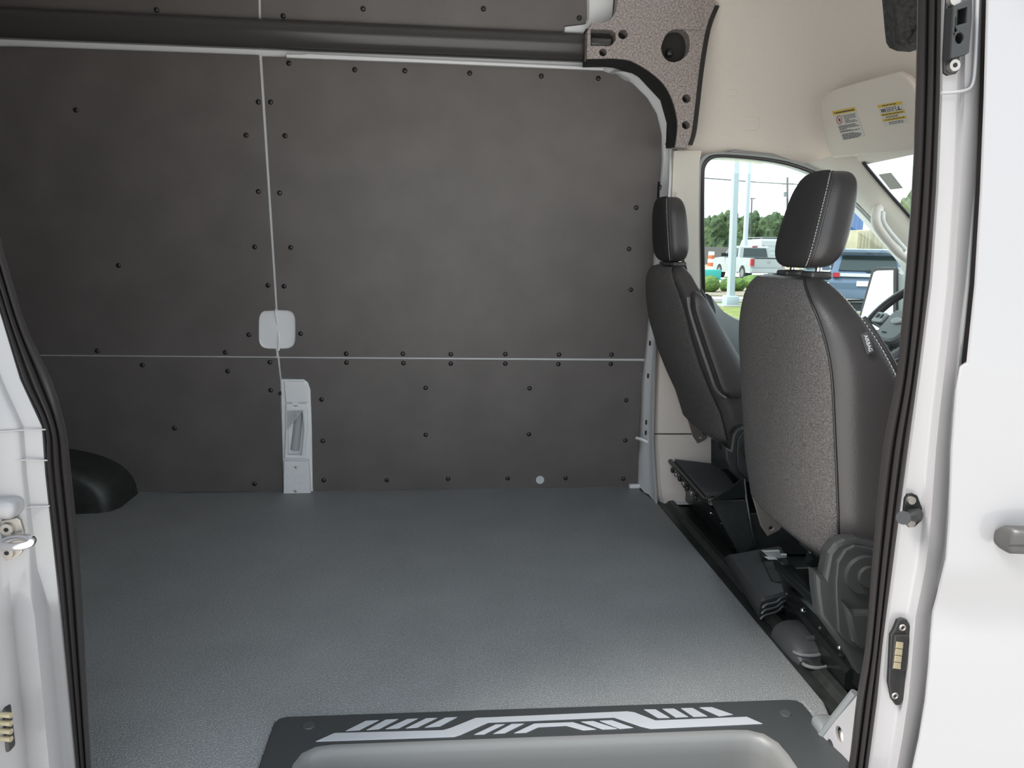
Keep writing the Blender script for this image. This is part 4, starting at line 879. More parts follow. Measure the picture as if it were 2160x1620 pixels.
# left-hand jamb
rr = []
for py in (-400, -100, 150, 300, 420, 500, 560, 620, 680, 740, 800, 850, 900, 950, 1000, 1070, 1140, 1200, 1300, 1400, 1500, 1600, 1700, 1800):
    l0 = lerp_tab([(b, a) for a, b in LL], py) + 4
    inner = 22 if py > 1290 else 0
    cols = [(0, 1.150), (-4, 1.128), (-10, 1.118), (-48 + inner, 1.110), (-58 + inner, 1.100 if py < 1250 else 1.085), (-75 + inner * .5, 1.094 if py < 1250 else 1.060), (-110, 1.085), (-150, 1.05), (-230, 1.00), (-600, .985)]
    rr.append([PY(l0 + s, py, y) for s, y in cols] )
mb = MB(); mb.loft([r + [r[-1] + Vector((0, .3, 0)), r[0] + Vector((-.14, .10, 0))] for r in rr], True, True, True); wl = mb.build('quarter_jamb', WHITE, wn, 1.0)
for (a, b), (c_, d_) in (((0, 910), (96, 906)), ((-10, 971), (100, 971)), ((-10, 1076), (105, 1067))):
    mb = MB(); mb.tube(smooth_path([PY(a, b, 1.085), PY((a + c_) / 2, (b + d_) / 2 - 1, 1.100), PY(c_, d_, 1.117)]), .0013, 6); mb.build('panel_joint', WHITE, wn)
mb = MB(); mb.rbox(PY(8, 1064, 1.085) + Vector((-.03, 0, 0)), (.105, .04, .03), .012, 4, Matrix.Rotation(math.radians(6), 3, 'Y')); mb.build('pressed_boss', WHITE, wn)
# striker loop on the left jamb
st = thing('door_striker', 'bright steel striker loop on a screwed plate on the left jamb', 'striker', PY(20, 1140, 1.085))
Y0 = 1.082
link('plate', plate_mesh('plate', [[(PY(a, b, Y0).x, PY(a, b, Y0).z) for a, b in ((-60, 1115), (0, 1099), (33, 1092), (42, 1097), (49, 1120), (50, 1140), (46, 1165), (38, 1173), (0, 1189), (-60, 1200))]], .006, .0015, lambda a, b, d: Vector((a, Y0 + .006 - d, b))), STEEL, st)
for a, b in ((17, 1115), (18, 1164)):
    q = PY(a, b, Y0); mb = MB(); mb.cyl(q, q + Vector((0, -.005, 0)), .0098, 22, .0088); s_ = mb.build('screw', STEEL, st); LOC[s_.name] = LOC[st.name]
    mb = MB(); mb.cyl(q + Vector((0, -.004, 0)), q + Vector((0, -.0056, 0)), .0035, 6); mb.build('screw_socket', HOLE, s_)
lp_ = smooth_path([PY(-30, 1148, Y0), PY(5, 1152, Y0 - .03), PY(35, 1153, Y0 - .045), PY(62, 1147, Y0 - .045), PY(67, 1139, Y0 - .04), PY(58, 1134, Y0 - .03), PY(32, 1133, Y0 - .01), PY(5, 1143, Y0)], 6)
mb = MB(); mb.tube(lp_, .0058, 10); mb.build('loop', CHROME, st, 1.2)
# contact pins low on the left jamb
cb = thing('contact_block', 'black electrical contact block with four brass pins low on the left jamb', 'contact block', PY(8, 1535, 1.06))
MB().rbox(PY(-2, 1535, 1.058), (.034, .02, .075), .006, 3).build('block', OUTP, cb)
for py in (1506, 1523, 1540, 1556):
    q = PY(12, py, 1.045); MB().cyl(q + Vector((-.01, 0, 0)), q + Vector((.010, -.004, 0)), .0042, 12).build('pin', BRASS, cb)
# guide bracket at the top of the right jamb
gb = thing('door_guide_bracket', 'black guide bracket with square and round holes high on the right jamb', 'bracket', PY(2018, 75, 1.08))
Yg = 1.080
gxy = lambda pts: [(PY(a, b, Yg).x, PY(a, b, Yg).z) for a, b in pts]
link('base_plate', plate_mesh('base_plate', [gxy([(2006, -60), (2034, -60), (2031, 100), (2031, 143), (2024, 153), (2006, 157), (1998, 152), (1997, 120)])], .006, .002, lambda a, b, d: Vector((a, Yg + .012 - d, b))), OUTP, gb)
link('guide_block', plate_mesh('guide_block', [gxy([(2000, 17), (2040, 0), (2040, 40), (2034, 115), (2028, 119), (1994, 128)]), gxy([(2010, 26), (2028, 21), (2027, 52), (2008, 57)]), gxy(pxe(2013, 85, 8, 11, .1, 16)), gxy(pxc(2004, 68, 3))], .02, .003, lambda a, b, d: Vector((a, Yg + .008 - d, b))), OUTP, gb)
q = PY(2013, 138, Yg); MB().cyl(q + Vector((0, .008, 0)), q + Vector((0, -.002, 0)), .0082, 20).build('screw', STEEL, gb); MB().cyl(q + Vector((0, -.001, 0)), q + Vector((0, -.0028, 0)), .0035, 6).build('screw_socket', HOLE, gb)
q = PY(2014, 0, Yg); MB().cyl(q + Vector((0, .008, 0)), q + Vector((0, -.002, 0)), .008, 20).build('screw', STEEL, gb)
# pin striker
ps = thing('door_pin', 'dark steel locating pin on a kite shaped plate on the right jamb', 'pin', PY(1925, 1080, 1.10))
Yp = 1.100
link('plate', plate_mesh('plate', [[(PY(a, b, Yp).x, PY(a, b, Yp).z) for a, b in ((1910, 1052), (1916, 1043), (1926, 1041), (1936, 1046), (1946, 1072), (1945, 1098), (1930, 1112), (1918, 1113), (1908, 1104), (1907, 1080))]], .006, .0015, lambda a, b, d: Vector((a, Yp + .006 - d, b))), BLACKP, ps)
for a, b in ((1920, 1054), (1919, 1102)):
    q = PY(a, b, Yp); MB().cyl(q, q + Vector((0, -.006, 0)), .0065, 18).build('bolt', STEEL, ps)
mb = MB(); mb.tube([PY(1929, 1085, Yp), PY(1926, 1086, Yp - .008), PY(1915, 1090, Yp - .035), PY(1906, 1092, Yp - .055)], [.013, .010, .0065, .0072], 18); mb.build('pin', OUTP, ps)
MB().cyl(PY(1907, 1092, Yp - .053), PY(1905, 1092.5, Yp - .058), .0105, 20).build('pin_head', OUTP, ps)
# contact plate
cp = thing('contact_plate', 'long black contact plate with four brass pads on the right jamb', 'contact plate', PY(1897, 1400, 1.10))
Yc = 1.102
cxz = lambda pts: [(PY(a, b, Yc).x, PY(a, b, Yc).z) for a, b in pts]
link('body', plate_mesh('body', [cxz([(1903, 1304), (1913, 1307), (1920, 1322), (1920, 1365), (1910, 1450), (1905, 1475), (1898, 1487), (1889, 1487), (1880, 1475), (1873, 1440), (1875, 1405), (1878, 1340), (1884, 1330), (1893, 1308)])], .008, .002, lambda a, b, d: Vector((a, Yc + .006 - d, b))), OUTP, cp)
link('pad_block', plate_mesh('pad_block', [cxz([(1882, 1336), (1910, 1336), (1908, 1400), (1902, 1412), (1876, 1408)])], .008, .002, lambda a, b, d: Vector((a, Yc + .0005 - d, b))), RIVET, cp)
for k in range(4):
    q = (1891 - k * 1.6, 1355 + k * 14.3); link('pad', plate_mesh('pad', [cxz([(q[0] - 6, q[1] - 7), (q[0] + 8, q[1] - 5), (q[0] + 7, q[1] + 8), (q[0] - 8, q[1] + 6)])], .002, .0004, lambda a, b, d: Vector((a, Yc - .007 - d, b))), BRASS, cp)
for a, b in ((1904, 1324), (1888, 1468)):
    q = PY(a, b, Yc - .002); MB().ring_torus(q, (1, 0, 0), (0, 0, 1), .0045, .0018, 18, 6).build('screw', STEEL, cp); MB().dome(q, (0, -1, 0), .0035, .001, 10, 2).build('screw_head', RIVET, cp)
# passenger door outside
pd = thing('door_2', 'white outer skin of the front passenger door at the right', None, (1.2, 1.03, 0), None, 'structure')
DE = [(-260, 2088), (0, 2080), (200, 2075), (400, 2067), (600, 2055), (768, 2038), (774, 2024), (830, 2014), (950, 2005), (1100, 2000), (1180, 1994), (1250, 1977), (1300, 1964), (1400, 1958), (1480, 1950), (1560, 1937), (1620, 1924), (1800, 1897)]
rr = []
for py in (-260, 0, 200, 400, 600, 767, 775, 830, 950, 1100, 1180, 1215, 1240, 1262, 1290, 1340, 1400, 1480, 1560, 1620, 1800):
    e0 = lerp_tab(DE, py); yd = lerp_tab([(-260, 1.09), (0, 1.07), (400, 1.05), (800, 1.035), (1150, 1.028), (1215, 1.028), (1250, 1.040), (1290, 1.048), (1400, 1.036), (1620, 1.03), (1800, 1.03)], py)
    p = PY(e0, py, yd)
    rr.append([p + Vector((.045, .05, 0)), p + Vector((.026, .03, 0)), p + Vector((.003, .004, 0)), p + Vector((.004, 0, 0)), p + Vector((.12, -.004, 0)), p + Vector((.2, -.005, 0))])
mb = MB(); mb.loft(rr, False); 
# forward part of the door below the window
rr2 = [[r[-1], r[-1] + Vector((.35, 0, 0)), r[-1] + Vector((.9, .02, 0))] for r in rr if r[-1].z < .82]
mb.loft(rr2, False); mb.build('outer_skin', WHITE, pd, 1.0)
mb = MB(); mb.loft([[PY(lerp_tab(EY, py) + k, py, yy) for k, yy in ((-2, 1.101), (22, 1.101), (22, 1.115), (-2, 1.115))] for py in (-260, 0, 200, 400, 600, 768)], True, True, True); mb.build('gap_shade_strip', RUBBER, pd)  # black strip set in the door gap to stand in for its shade
hd = smooth_path([PY(2112, 1138, 1.01), PY(2135, 1138, 1.0), PY(2200, 1141, .985), PY(2300, 1148, .975)], 4); mb = MB(); rr = []
for i, p in enumerate(hd):
    k = .62 + .38 * min(1, i / 3)
    rr.append([p + Vector((0, .016 * math.copysign(abs(math.cos(t)) ** .6, math.cos(t)), .0205 * k * math.copysign(abs(math.sin(t)) ** .6, math.sin(t)))) for t in [2 * math.pi * q_ / 20 for q_ in range(20)]])
mb.loft(rr, True, True, True); mb.build('door_handle', mat('graphite_handle', (.045, .043, .043), .45), pd, .9)['label'] = 'dark grey pull handle'
mb = MB(); mb.tube([p + Vector((.0, -.0165, -.003)) for p in hd], .0008, 5); mb.build('handle_line', RIVET, pd)

# ------------------------------------------------------------------ step well
sw_ = thing('step_tread', 'black moulded side step with pale grey angular grip pattern at the sill', 'step', (.2, 1.25, 0))
to = [PZ(a, b, .006) for a, b in ((592, 1514), (600, 1513), (1665, 1476), (1690, 1480))]
outer = [(-.336, 1.06), (-.336, 1.365), (-.330, 1.380), (-.315, 1.385), (.735, 1.372), (.752, 1.368), (.760, 1.355), (.762, 1.06)]
inner = [(.652, 1.06), (.652, 1.20), (.648, 1.235), (.632, 1.262), (.605, 1.275), (.57, 1.278), (-.21, 1.288), (-.24, 1.284), (-.262, 1.268), (-.272, 1.24), (-.275, 1.06)]
plate_o = outer + inner
tr_ = link('tread_plate', plate_mesh('tread_plate', [plate_o], .012, .003, lambda a, b, d: Vector((a, b, d - .004))), mat('black_step_plastic', (.040, .043, .045), .5, bump=.06, bscale=350), sw_); LOC[tr_.name] = LOC[sw_.name]
rr = []
cen_ = Vector((.19, 1.0))
for dz, inset in ((.008, -.004), (.0075, .002), (.003, .009), (-.006, .014), (-.03, .017), (-.12, .022), (-.24, .03), (-.26, .036), (-.268, .06)):
    ring = []
    n_ = len(inner)
    for i, p in enumerate(inner):
        a = Vector(inner[max(i - 1, 0)]); b = Vector(inner[min(i + 1, n_ - 1)]); tn = (b - a).normalized(); nn = Vector((-tn.y, tn.x))
        if nn.dot(cen_ - Vector(p)) < 0: nn = -nn
        q_ = Vector(p) + nn * inset; ring.append(Vector((q_.x, q_.y, dz)))
    rr.append(ring)
mb = MB(); mb.loft(rr, False); mb.add(rr[-1], [tuple(range(len(rr[-1])))]); mb.build('well_wall', mat('grey_step_plastic', (.155, .155, .153), .45, bump=.05, bscale=350), sw_, 1.0)
Zq = lambda X, Y: (540 + X / 1.6615, 1400 + Y / 1.6615)
grips = [[(210, 272), (275, 243), (655, 233), (680, 226), (770, 190), (1300, 167), (1325, 170), (1400, 199), (1720, 186), (1775, 210), (1385, 228), (1350, 220), (1255, 188), (815, 206), (715, 250), (695, 256)],
  [(315, 235), (385, 200), (430, 198), (362, 232)], [(388, 232), (455, 196), (498, 194), (432, 228)], [(455, 228), (530, 194), (567, 192), (500, 226)], [(525, 226), (597, 191), (635, 190), (566, 223)], [(592, 223), (664, 189), (705, 187), (645, 219)],
  [(1360, 160), (1400, 160), (1450, 189), (1410, 190)], [(1425, 158), (1465, 157), (1515, 186), (1472, 188)], [(1490, 156), (1530, 155), (1582, 184), (1535, 186)], [(1555, 153), (1597, 152), (1672, 178), (1625, 184)],
  [(765, 248), (840, 213), (872, 212), (800, 247)], [(832, 245), (897, 211), (940, 210), (872, 243)], [(905, 243), (975, 210), (1110, 205), (1192, 230), (1148, 233), (1088, 217), (990, 222), (948, 241)], [(1140, 203), (1182, 201), (1266, 228), (1216, 230)], [(1205, 200), (1247, 198), (1322, 224), (1276, 228)]]
for g in grips:
    pts = [PZ(*Zq(*p), .009) for p in g]
    link('grip_strip', plate_mesh('grip_strip', [[(p.x, p.y) for p in pts]], .0016, .0003, lambda a, b, d: Vector((a, b, .0078 + d))), GRIP, tr_)
    # fine ridges across each strip
for a, b in ((652, 1531), (1657, 1505)):
    q = PZ(a, b, .008); mb = MB(); mb.cyl(q + Vector((0, 0, -.002)), q + Vector((0, 0, .002)), .0125, 22, .011); mb.build('screw_cap', DGREY, tr_)
mb = MB(); mb.box((-1.72, 1.06, .90), (1.80, .12, 2.44)); mb.build('quarter_panel', WHITE, wn, 0)
mb = MB(); mb.box((.12, 1.10, 1.88), (1.90, .14, .46)); mb.build('door_header', WHITE, wn, 0)
mb = MB(); mb.box((0.1, 1.02, -.16), (5.2, .06, .28)); sill = mb.build('sill', WHITE, wn)
# yellow scrap at the wall foot
q = PZ(446, 1036, .002); mb = MB(); mb.add([q + Vector(v) for v in ((-.04, 0, 0), (.04, -.004, 0), (.036, .0, .006), (-.012, .004, .012), (-.04, .0, .002), (0, .006, 0))], [(0, 1, 2, 3, 4), (0, 5, 1), (1, 5, 2), (2, 5, 3), (3, 5, 4), (4, 5, 0)])
tag(mb.build('paper_scrap', mat('amber_scrap', (.45, .27, .04), .6), None, 0), 'small yellow scrap at the foot of the far wall', 'scrap')

# ================================================================== OUTSIDE
G = -0.70
mb = MB(); mb.add([(-300, -200, G), (400, -200, G), (400, 500, G), (-300, 500, G)], [(0, 1, 2, 3)])
tag(mb.build('ground', mat('pale_concrete', (.56, .54, .51), .9, noise_amt=.10, scale=.6), None, 0), 'pale concrete car park outside', None, None, 'structure')
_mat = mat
def mat(name, col, *a, **k):          # outdoor paints and plants darkened in colour to offset the exposure
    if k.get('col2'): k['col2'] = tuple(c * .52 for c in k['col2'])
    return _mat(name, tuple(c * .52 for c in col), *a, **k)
def patch(name, pts, z, m, label, kind='structure'):
    me = plate_mesh(name, [pts], .04, .005, lambda a, b, d: Vector((a, b, G + z - .04 + d))); o = link(name, me, m); tag(o, label, None, None, kind); return o
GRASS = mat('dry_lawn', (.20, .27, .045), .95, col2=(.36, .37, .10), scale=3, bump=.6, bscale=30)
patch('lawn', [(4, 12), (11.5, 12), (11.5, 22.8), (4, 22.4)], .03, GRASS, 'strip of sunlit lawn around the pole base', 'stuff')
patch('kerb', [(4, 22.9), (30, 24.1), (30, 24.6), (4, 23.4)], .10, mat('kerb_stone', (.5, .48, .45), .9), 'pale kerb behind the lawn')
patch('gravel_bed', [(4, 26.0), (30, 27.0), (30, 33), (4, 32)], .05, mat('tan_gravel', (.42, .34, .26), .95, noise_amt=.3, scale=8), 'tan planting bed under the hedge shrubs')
patch('dry_verge', [(-10, 60), (90, 60), (90, 86), (-10, 86)], .02, mat('tan_verge', (.56, .45, .30), .95, noise_amt=.15, scale=1), 'dry tan verge beyond the parked cars')
def leafy(name, label, cat, group, base, blobs, m, seed, sub=4, amp=.22, fr=1.6, trunk=None):
    t = thing(name, label, cat, base, group)
    mb_ = MB()
    for (dx, dy, dz, rx, ry, rz) in blobs:
        bm = bmesh.new(); bmesh.ops.create_icosphere(bm, subdivisions=sub, radius=1.0); bm.verts.index_update()
        vs = []
        for v in bm.verts:
            n_ = v.co.normalized(); p_ = Vector((n_.x * rx, n_.y * ry, n_.z * rz)); s_ = Vector(base) * .37 + Vector((seed, dx, dz))
            k_ = 1 + amp * noise.noise((p_ * fr + s_)) + amp * .7 * noise.noise((p_ * fr * 2.7 + s_)) + amp * .4 * noise.noise(p_ * fr * 6 + s_)
            vs.append(Vector(base) + Vector((dx, dy, dz)) + p_ * k_)
        mb_.add(vs, [tuple(v.index for v in f.verts) for f in bm.faces]); bm.free()
    mb_.build('foliage', m, t, 0)
    if trunk: MB().tube([Vector(base), Vector(base) + Vector((0.05, 0, trunk * .5)), Vector(base) + Vector((0, 0, trunk))], [.16, .12, .06], 10).build('trunk', mat('bark', (.12, .09, .07), .9), t)
    return t
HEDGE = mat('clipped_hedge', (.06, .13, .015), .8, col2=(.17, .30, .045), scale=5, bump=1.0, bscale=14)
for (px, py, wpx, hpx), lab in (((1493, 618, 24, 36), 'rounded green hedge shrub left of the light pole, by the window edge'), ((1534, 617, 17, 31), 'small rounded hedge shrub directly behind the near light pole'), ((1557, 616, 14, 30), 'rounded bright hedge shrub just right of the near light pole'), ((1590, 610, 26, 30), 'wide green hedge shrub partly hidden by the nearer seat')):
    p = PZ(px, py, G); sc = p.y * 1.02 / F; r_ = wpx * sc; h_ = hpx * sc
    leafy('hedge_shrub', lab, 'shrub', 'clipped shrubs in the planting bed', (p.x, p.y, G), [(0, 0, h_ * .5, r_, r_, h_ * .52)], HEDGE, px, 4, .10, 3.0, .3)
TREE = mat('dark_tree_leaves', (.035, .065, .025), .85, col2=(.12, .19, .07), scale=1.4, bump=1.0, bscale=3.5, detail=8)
tree_px = [(1470, 442, 23), (1500, 452, 22), (1528, 446, 24), (1557, 452, 22), (1585, 446, 23), (1612, 450, 22), (1640, 448, 24), (1668, 452, 22), (1696, 449, 23), (1905, 402, 22)]
names_ = ['leftmost dark tree of the far row, at the window edge', 'second dark tree of the far row from the left', 'dark tree of the far row left of the near light pole top', 'dark tree of the far row between the two light poles', 'dark tree of the far row just right of the second light pole', 'dark tree of the far row left of the white van roof', 'dark tree of the far row above the white van', 'dark tree of the far row behind the nearer headrest, left side', 'dark tree of the far row behind the nearer headrest, right side', 'airy tree seen through the windscreen']
for (px, py, w), lab in zip(tree_px, names_):
    Yd = 88.0 if px < 1800 else 60.0
    top = PY(px, py, Yd); h_ = top.z - G; sc = Yd * 1.03 / F; r_ = w * sc
    rnd = random.Random(px); bl_ = [(0, 0, h_ * .45, r_, r_, h_ * .46), (r_ * .3, -.5, h_ * .72, r_ * .7, r_ * .7, h_ * .28), (-r_ * .45, .3, h_ * .62, r_ * .6, r_ * .6, h_ * .32), (r_ * .5, -.8, h_ * .3, r_ * .6, r_ * .6, h_ * .3)]
    leafy('far_tree', lab, 'tree', 'trees beyond the car park', (top.x, Yd + rnd.uniform(-2, 2), G), bl_, TREE, px, 4, .30, .75, h_ * .5)
# low concrete wall in front of the trees
A = PY(1440, 529, 84); B = PY(1720, 531, 84)
mb = MB(); mb.box(((A.x + B.x) / 2, 84, (A.z + .5 + G) / 2), (B.x - A.x + 40, .3, A.z + .5 - G)); tag(mb.build('boundary_wall', mat('grey_far_wall', (.30, .29, .29), .9)), 'low grey boundary wall in front of the tree row', 'wall')
# light poles
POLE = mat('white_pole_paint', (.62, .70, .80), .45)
def light_pole(px, py, pxt, pyt, w0, w1, label, base_w, yd=None):
    p = PZ(px, py, G) if yd is None else Vector((PY(px, 530, yd).x, yd, G)); sc = p.y * 1.02 / F; top = PY(pxt, pyt, p.y)
    t = thing('light_pole', label, 'light pole', p, 'white car park light poles')
    H_ = (top.z - G) * 1.25; tx = (top.x - p.x) * 1.25; mb_ = MB()
    ring = lambda z, w, x: [Vector((p.x + x + a * w, p.y + b * w, G + z)) for a, b in ((-.5, -.35), (-.35, -.5), (.35, -.5), (.5, -.35), (.5, .35), (.35, .5), (-.35, .5), (-.5, .35))]
    mb_.loft([ring(.2, w0 * sc, 0), ring(H_, w1 * sc, tx)], True, True, True); mb_.build('shaft', POLE, t, .4)
    mb_ = MB(); mb_.rbox((p.x, p.y, G + .17), (base_w * sc, base_w * sc, .34), .03, 2); mb_.build('base_cover', POLE, t)
    mb_ = MB(); mb_.rbox((p.x, p.y, G + .03), (base_w * sc * 1.7, base_w * sc * 1.7, .09), .02, 2); mb_.build('footing', mat('footing_concrete', (.5, .49, .46), .9), t)
    for s in (-1, 1):
        mb_ = MB(); mb_.rbox((p.x + tx + s * .45, p.y, G + H_ + .05), (.7, .35, .12), .04, 2); mb_.build('lamp_head', POLE, t)
light_pole(1540, 648, 1552, 340, 14, 12, 'nearer white square light pole standing on the lawn', 28)
light_pole(1572, 588, 1580, 345, 8.5, 8, 'farther white light pole behind the pickup', 15, 54.0)
# utility pole, wires
up_ = thing('utility_pole', 'thin dark utility pole with a transformer beside the nearer headrest', 'utility pole', Vector((PY(1663, 540, 75).x, 75, G)))
MB().tube([Vector((PY(1663, 540, 75).x, 75, G)), PY(1661, 374, 75)], .10, 8).build('shaft', mat('pole_wood', (.10, .11, .12), .9), up_)
MB().cyl(PY(1656.5, 415, 75), PY(1656.5, 405, 75), .16, 12).build('transformer', mat('transformer_grey', (.16, .19, .22), .6), up_)
MB().box(PY(1662, 388, 75), (1.2, .1, .12)).build('crossarm', MATS['pole_wood'], up_)
for (a, b), lab, w in ((((1440, 372), (1760, 393)), 'thick dark power wire crossing the side window', .05), (((1440, 331), (1700, 352)), 'faint upper power wire in the side window', .012), (((1440, 385), (1700, 400)), 'faint power wire just below the thick one', .012), (((1440, 430), (1700, 415)), 'faint lowest power wire in the side window', .012), (((1820, 345), (1990, 356)), 'faint upper wire in the windscreen view', .014), (((1820, 372), (1990, 380)), 'faint middle wire in the windscreen view', .014)):
    p0, p1 = PY(*a, 74.5), PY(*b, 74.5); tag(MB().tube([p0, p0.lerp(p1, .5) + Vector((0, 0, -.1)), p1], w, 5).build('power_wire', MATS['pole_wood']), lab, 'wire', 'overhead power wires')
sl = thing('street_lamp', 'thin distant street lamp right of the second light pole', 'street lamp', Vector((PY(1584, 528, 80).x, 80, G))); MB().tube([Vector((PY(1584, 528, 80).x, 80, G)), PY(1586, 420, 80)], .07, 6).build('post', MATS['pole_wood'], sl); MB().box(PY(1588, 419, 80), (.5, .2, .1)).build('lamp_head', MATS['pole_wood'], sl)

# vehicles ---------------------------------------------------------
TYRE = mat('tyre', (.02, .02, .022), .8); ALLOY = mat('alloy', (.35, .36, .37), .35, metal=.7); TINT = mat('tinted_car_glass', (.035, .05, .055), .08, coat=.3); RED = mat('tail_red', (.55, .02, .04), .3)
class Veh:
    def __init__(s, name, label, cat, pos, heading, group='vehicles parked outside'):
        s.pos = Vector(pos); s.t = thing(name, label, cat, pos, group); c, n = math.cos(heading), math.sin(heading)
        s.f = Vector((c, n, 0)); s.l = Vector((-n, c, 0))
    def P(s, x, y, z): return s.pos + s.f * x + s.l * y + Vector((0, 0, z))
    def side(s, name, pts, w0, w1, m, parent=None, zt=0, taper=0.0, zref=0):   # side profile (x,z) extruded across the width
        m_ = MB(); rr_ = []
        for y in (w0, w1):
            rr_.append([s.P(x, y * (1 - taper * max(0, (z - zref))), z) for x, z in pts])
        m_.loft(rr_, True, True, True); return m_.build(name, m, parent or s.t, .35)
    def box(s, name, x0, x1, y0, y1, z0, z1, m, parent=None):
        m_ = MB(); m_.add([s.P(x, y, z) for x in (x0, x1) for y in (y0, y1) for z in (z0, z1)], [(0, 1, 3, 2), (4, 6, 7, 5), (0, 4, 5, 1), (2, 3, 7, 6), (0, 2, 6, 4), (1, 5, 7, 3)]); return m_.build(name, m, parent or s.t, 0)
    def quad(s, name, pts, m, th=.03, parent=None):
        P4 = [s.P(*p) for p in pts]; n_ = (P4[1] - P4[0]).cross(P4[2] - P4[0]).normalized()
        if n_.dot(EYE - P4[0]) < 0: n_ = -n_
        m_ = MB(); k = len(P4); m_.add([p + n_ * th for p in P4] + [p - n_ * th for p in P4], [tuple(range(k)), tuple(range(k, 2 * k))] + [(i, (i + 1) % k, k + (i + 1) % k, k + i) for i in range(k)]); return m_.build(name, m, parent or s.t, 0)
    def wheel(s, x, y, r=.39, w=.26):
        a = s.P(x, y - w / 2, r); b = s.P(x, y + w / 2, r); o = MB().cyl(a, b, r, 24).build('wheel', TYRE, s.t, .5); LOC[o.name] = s.pos
        MB().cyl(s.P(x, y - w / 2 - .015, r), s.P(x, y + w / 2 + .015, r), r * .62, 18).build('rim', ALLOY, o, .5)
def arches(zb, xs, r, x0, x1, zt):
    pts = [(x0, zb)]
    for xc in xs:
        for k in range(9): t = math.pi - math.pi * k / 8; pts.append((xc + r * math.cos(t), max(zb, .36 + r * math.sin(t)) if 0 < k < 8 else zb))
    return pts + [(x1, zb)] + zt
SILV = mat('silver_truck_paint', (.50, .53, .54), .3, coat=.5, metal=.2)
p = PZ(1581, 592, G); pk = Veh('pickup_truck', 'silver crew cab pickup truck parked tail towards the hedge', 'pickup', (p.x + 1.0, p.y, G), math.radians(90))
pk.side('body', arches(.42, (1.15, 4.75), .47, 0, 5.85, [(5.88, .75), (5.82, 1.12), (5.5, 1.2), (4.2, 1.28), (4.1, 1.22), (1.75, 1.26), (0.02, 1.26), (0, .95)]), -1.0, 1.0, SILV)
pk.side('cab', [(1.75, 1.22), (1.95, 1.85), (2.3, 1.93), (3.2, 1.93), (3.6, 1.86), (4.35, 1.25)], -.97, .97, SILV, None, 0, .16, 1.22)
pk.quad('rear_glass', [(1.78, .74, 1.30), (1.78, -.74, 1.30), (1.92, -.66, 1.80), (1.92, .66, 1.80)], TINT, .02)
for a, b, c_, d_ in ((2.1, 2.95, 2.2, 2.95), (3.05, 4.0, 3.05, 3.62)): pk.quad('side_glass', [(a, .985, 1.30), (b, .985, 1.30), (d_, .885, 1.80), (c_, .885, 1.80)], TINT, .01)
pk.box('bed_well', .06, 1.7, -.85, .85, 1.2, 1.275, TYRE); pk.box('tailgate', -.03, .03, -.80, .80, .72, 1.25, SILV); pk.box('tailgate_cap', -.04, .05, -.8, .8, 1.22, 1.28, TYRE)
pk.box('tail_lamp', -.035, .12, .82, 1.005, .82, 1.2, RED); pk.box('tail_lamp', -.035, .12, -1.005, -.82, .82, 1.2, RED); pk.box('brake_lamp', 1.93, 2.0, -.15, .15, 1.86, 1.92, RED)
pk.box('rear_bumper', -.12, .15, -.98, .98, .48, .70, mat('bumper_silver', (.6, .62, .64), .25, metal=.4)); pk.box('side_step', 1.8, 4.2, .95, 1.06, .36, .44, MATS['bumper_silver'])
for x in (1.15, 4.75):
    for y in (.86, -.86): pk.wheel(x, y)
pk.box('door_mirror', 3.75, 3.9, 1.0, 1.28, 1.28, 1.5, TYRE)
e_ = MB().ring_torus(pk.P(-.035, -.02, 1.03), pk.l, (0, 0, 1), .10, .015, 24, 5); 
for i, v in enumerate(e_.v): e_.v[i] = (v[0], v[1], pk.pos.z + 1.03 + (v[2] - pk.pos.z - 1.03) * .45)
e_.build('oval_emblem', MGREY, pk.t)
wv = Veh('parked_van', 'tall white van with roof rack behind the pickup', 'van', (PY(1628, 530, 62).x, 62, G), math.radians(90))
VW = mat('van_white', (.66, .69, .72), .4)
wv.side('body', arches(.4, (1.2, 4.6), .45, 0, 5.9, [(5.95, .9), (5.4, 1.25), (4.7, 2.1), (4.3, 2.62), (.1, 2.68), (0, 2.5)]), -1.0, 1.0, VW, None, 0, .03, 1.0)
wv.box('roof_rack', .1, 3.8, -.85, .85, 2.76, 2.84, MGREY)
for x in (.4, 2.0, 3.5): wv.box('rack_foot', x, x + .1, -.85, .85, 2.66, 2.78, MGREY)
wv.quad('side_glass', [(.5, 1.0, 1.35), (1.6, 1.0, 1.35), (1.6, .97, 2.1), (.5, .97, 2.1)], TINT, .012); wv.quad('rear_glass', [(-.01, .88, 1.35), (-.01, .62, 1.35), (-.005, .62, 2.1), (-.005, .88, 2.1)], TINT, .012)
wv.box('tail_lamp', -.03, .1, .86, 1.005, 1.0, 1.3, RED); wv.box('tail_lamp', -.03, .1, -1.005, -.86, 1.0, 1.3, RED)
for z in (.9, 1.3, 1.7, 2.1): wv.box('panel_rib', -.02, .02, -.8, .55, z, z + .03, MATS['van_white'])
for x in (1.2, 4.6):
    for y in (.86, -.86): wv.wheel(x, y)
BLUE = mat('blue_suv_paint', (.13, .19, .32), .25, coat=.6)
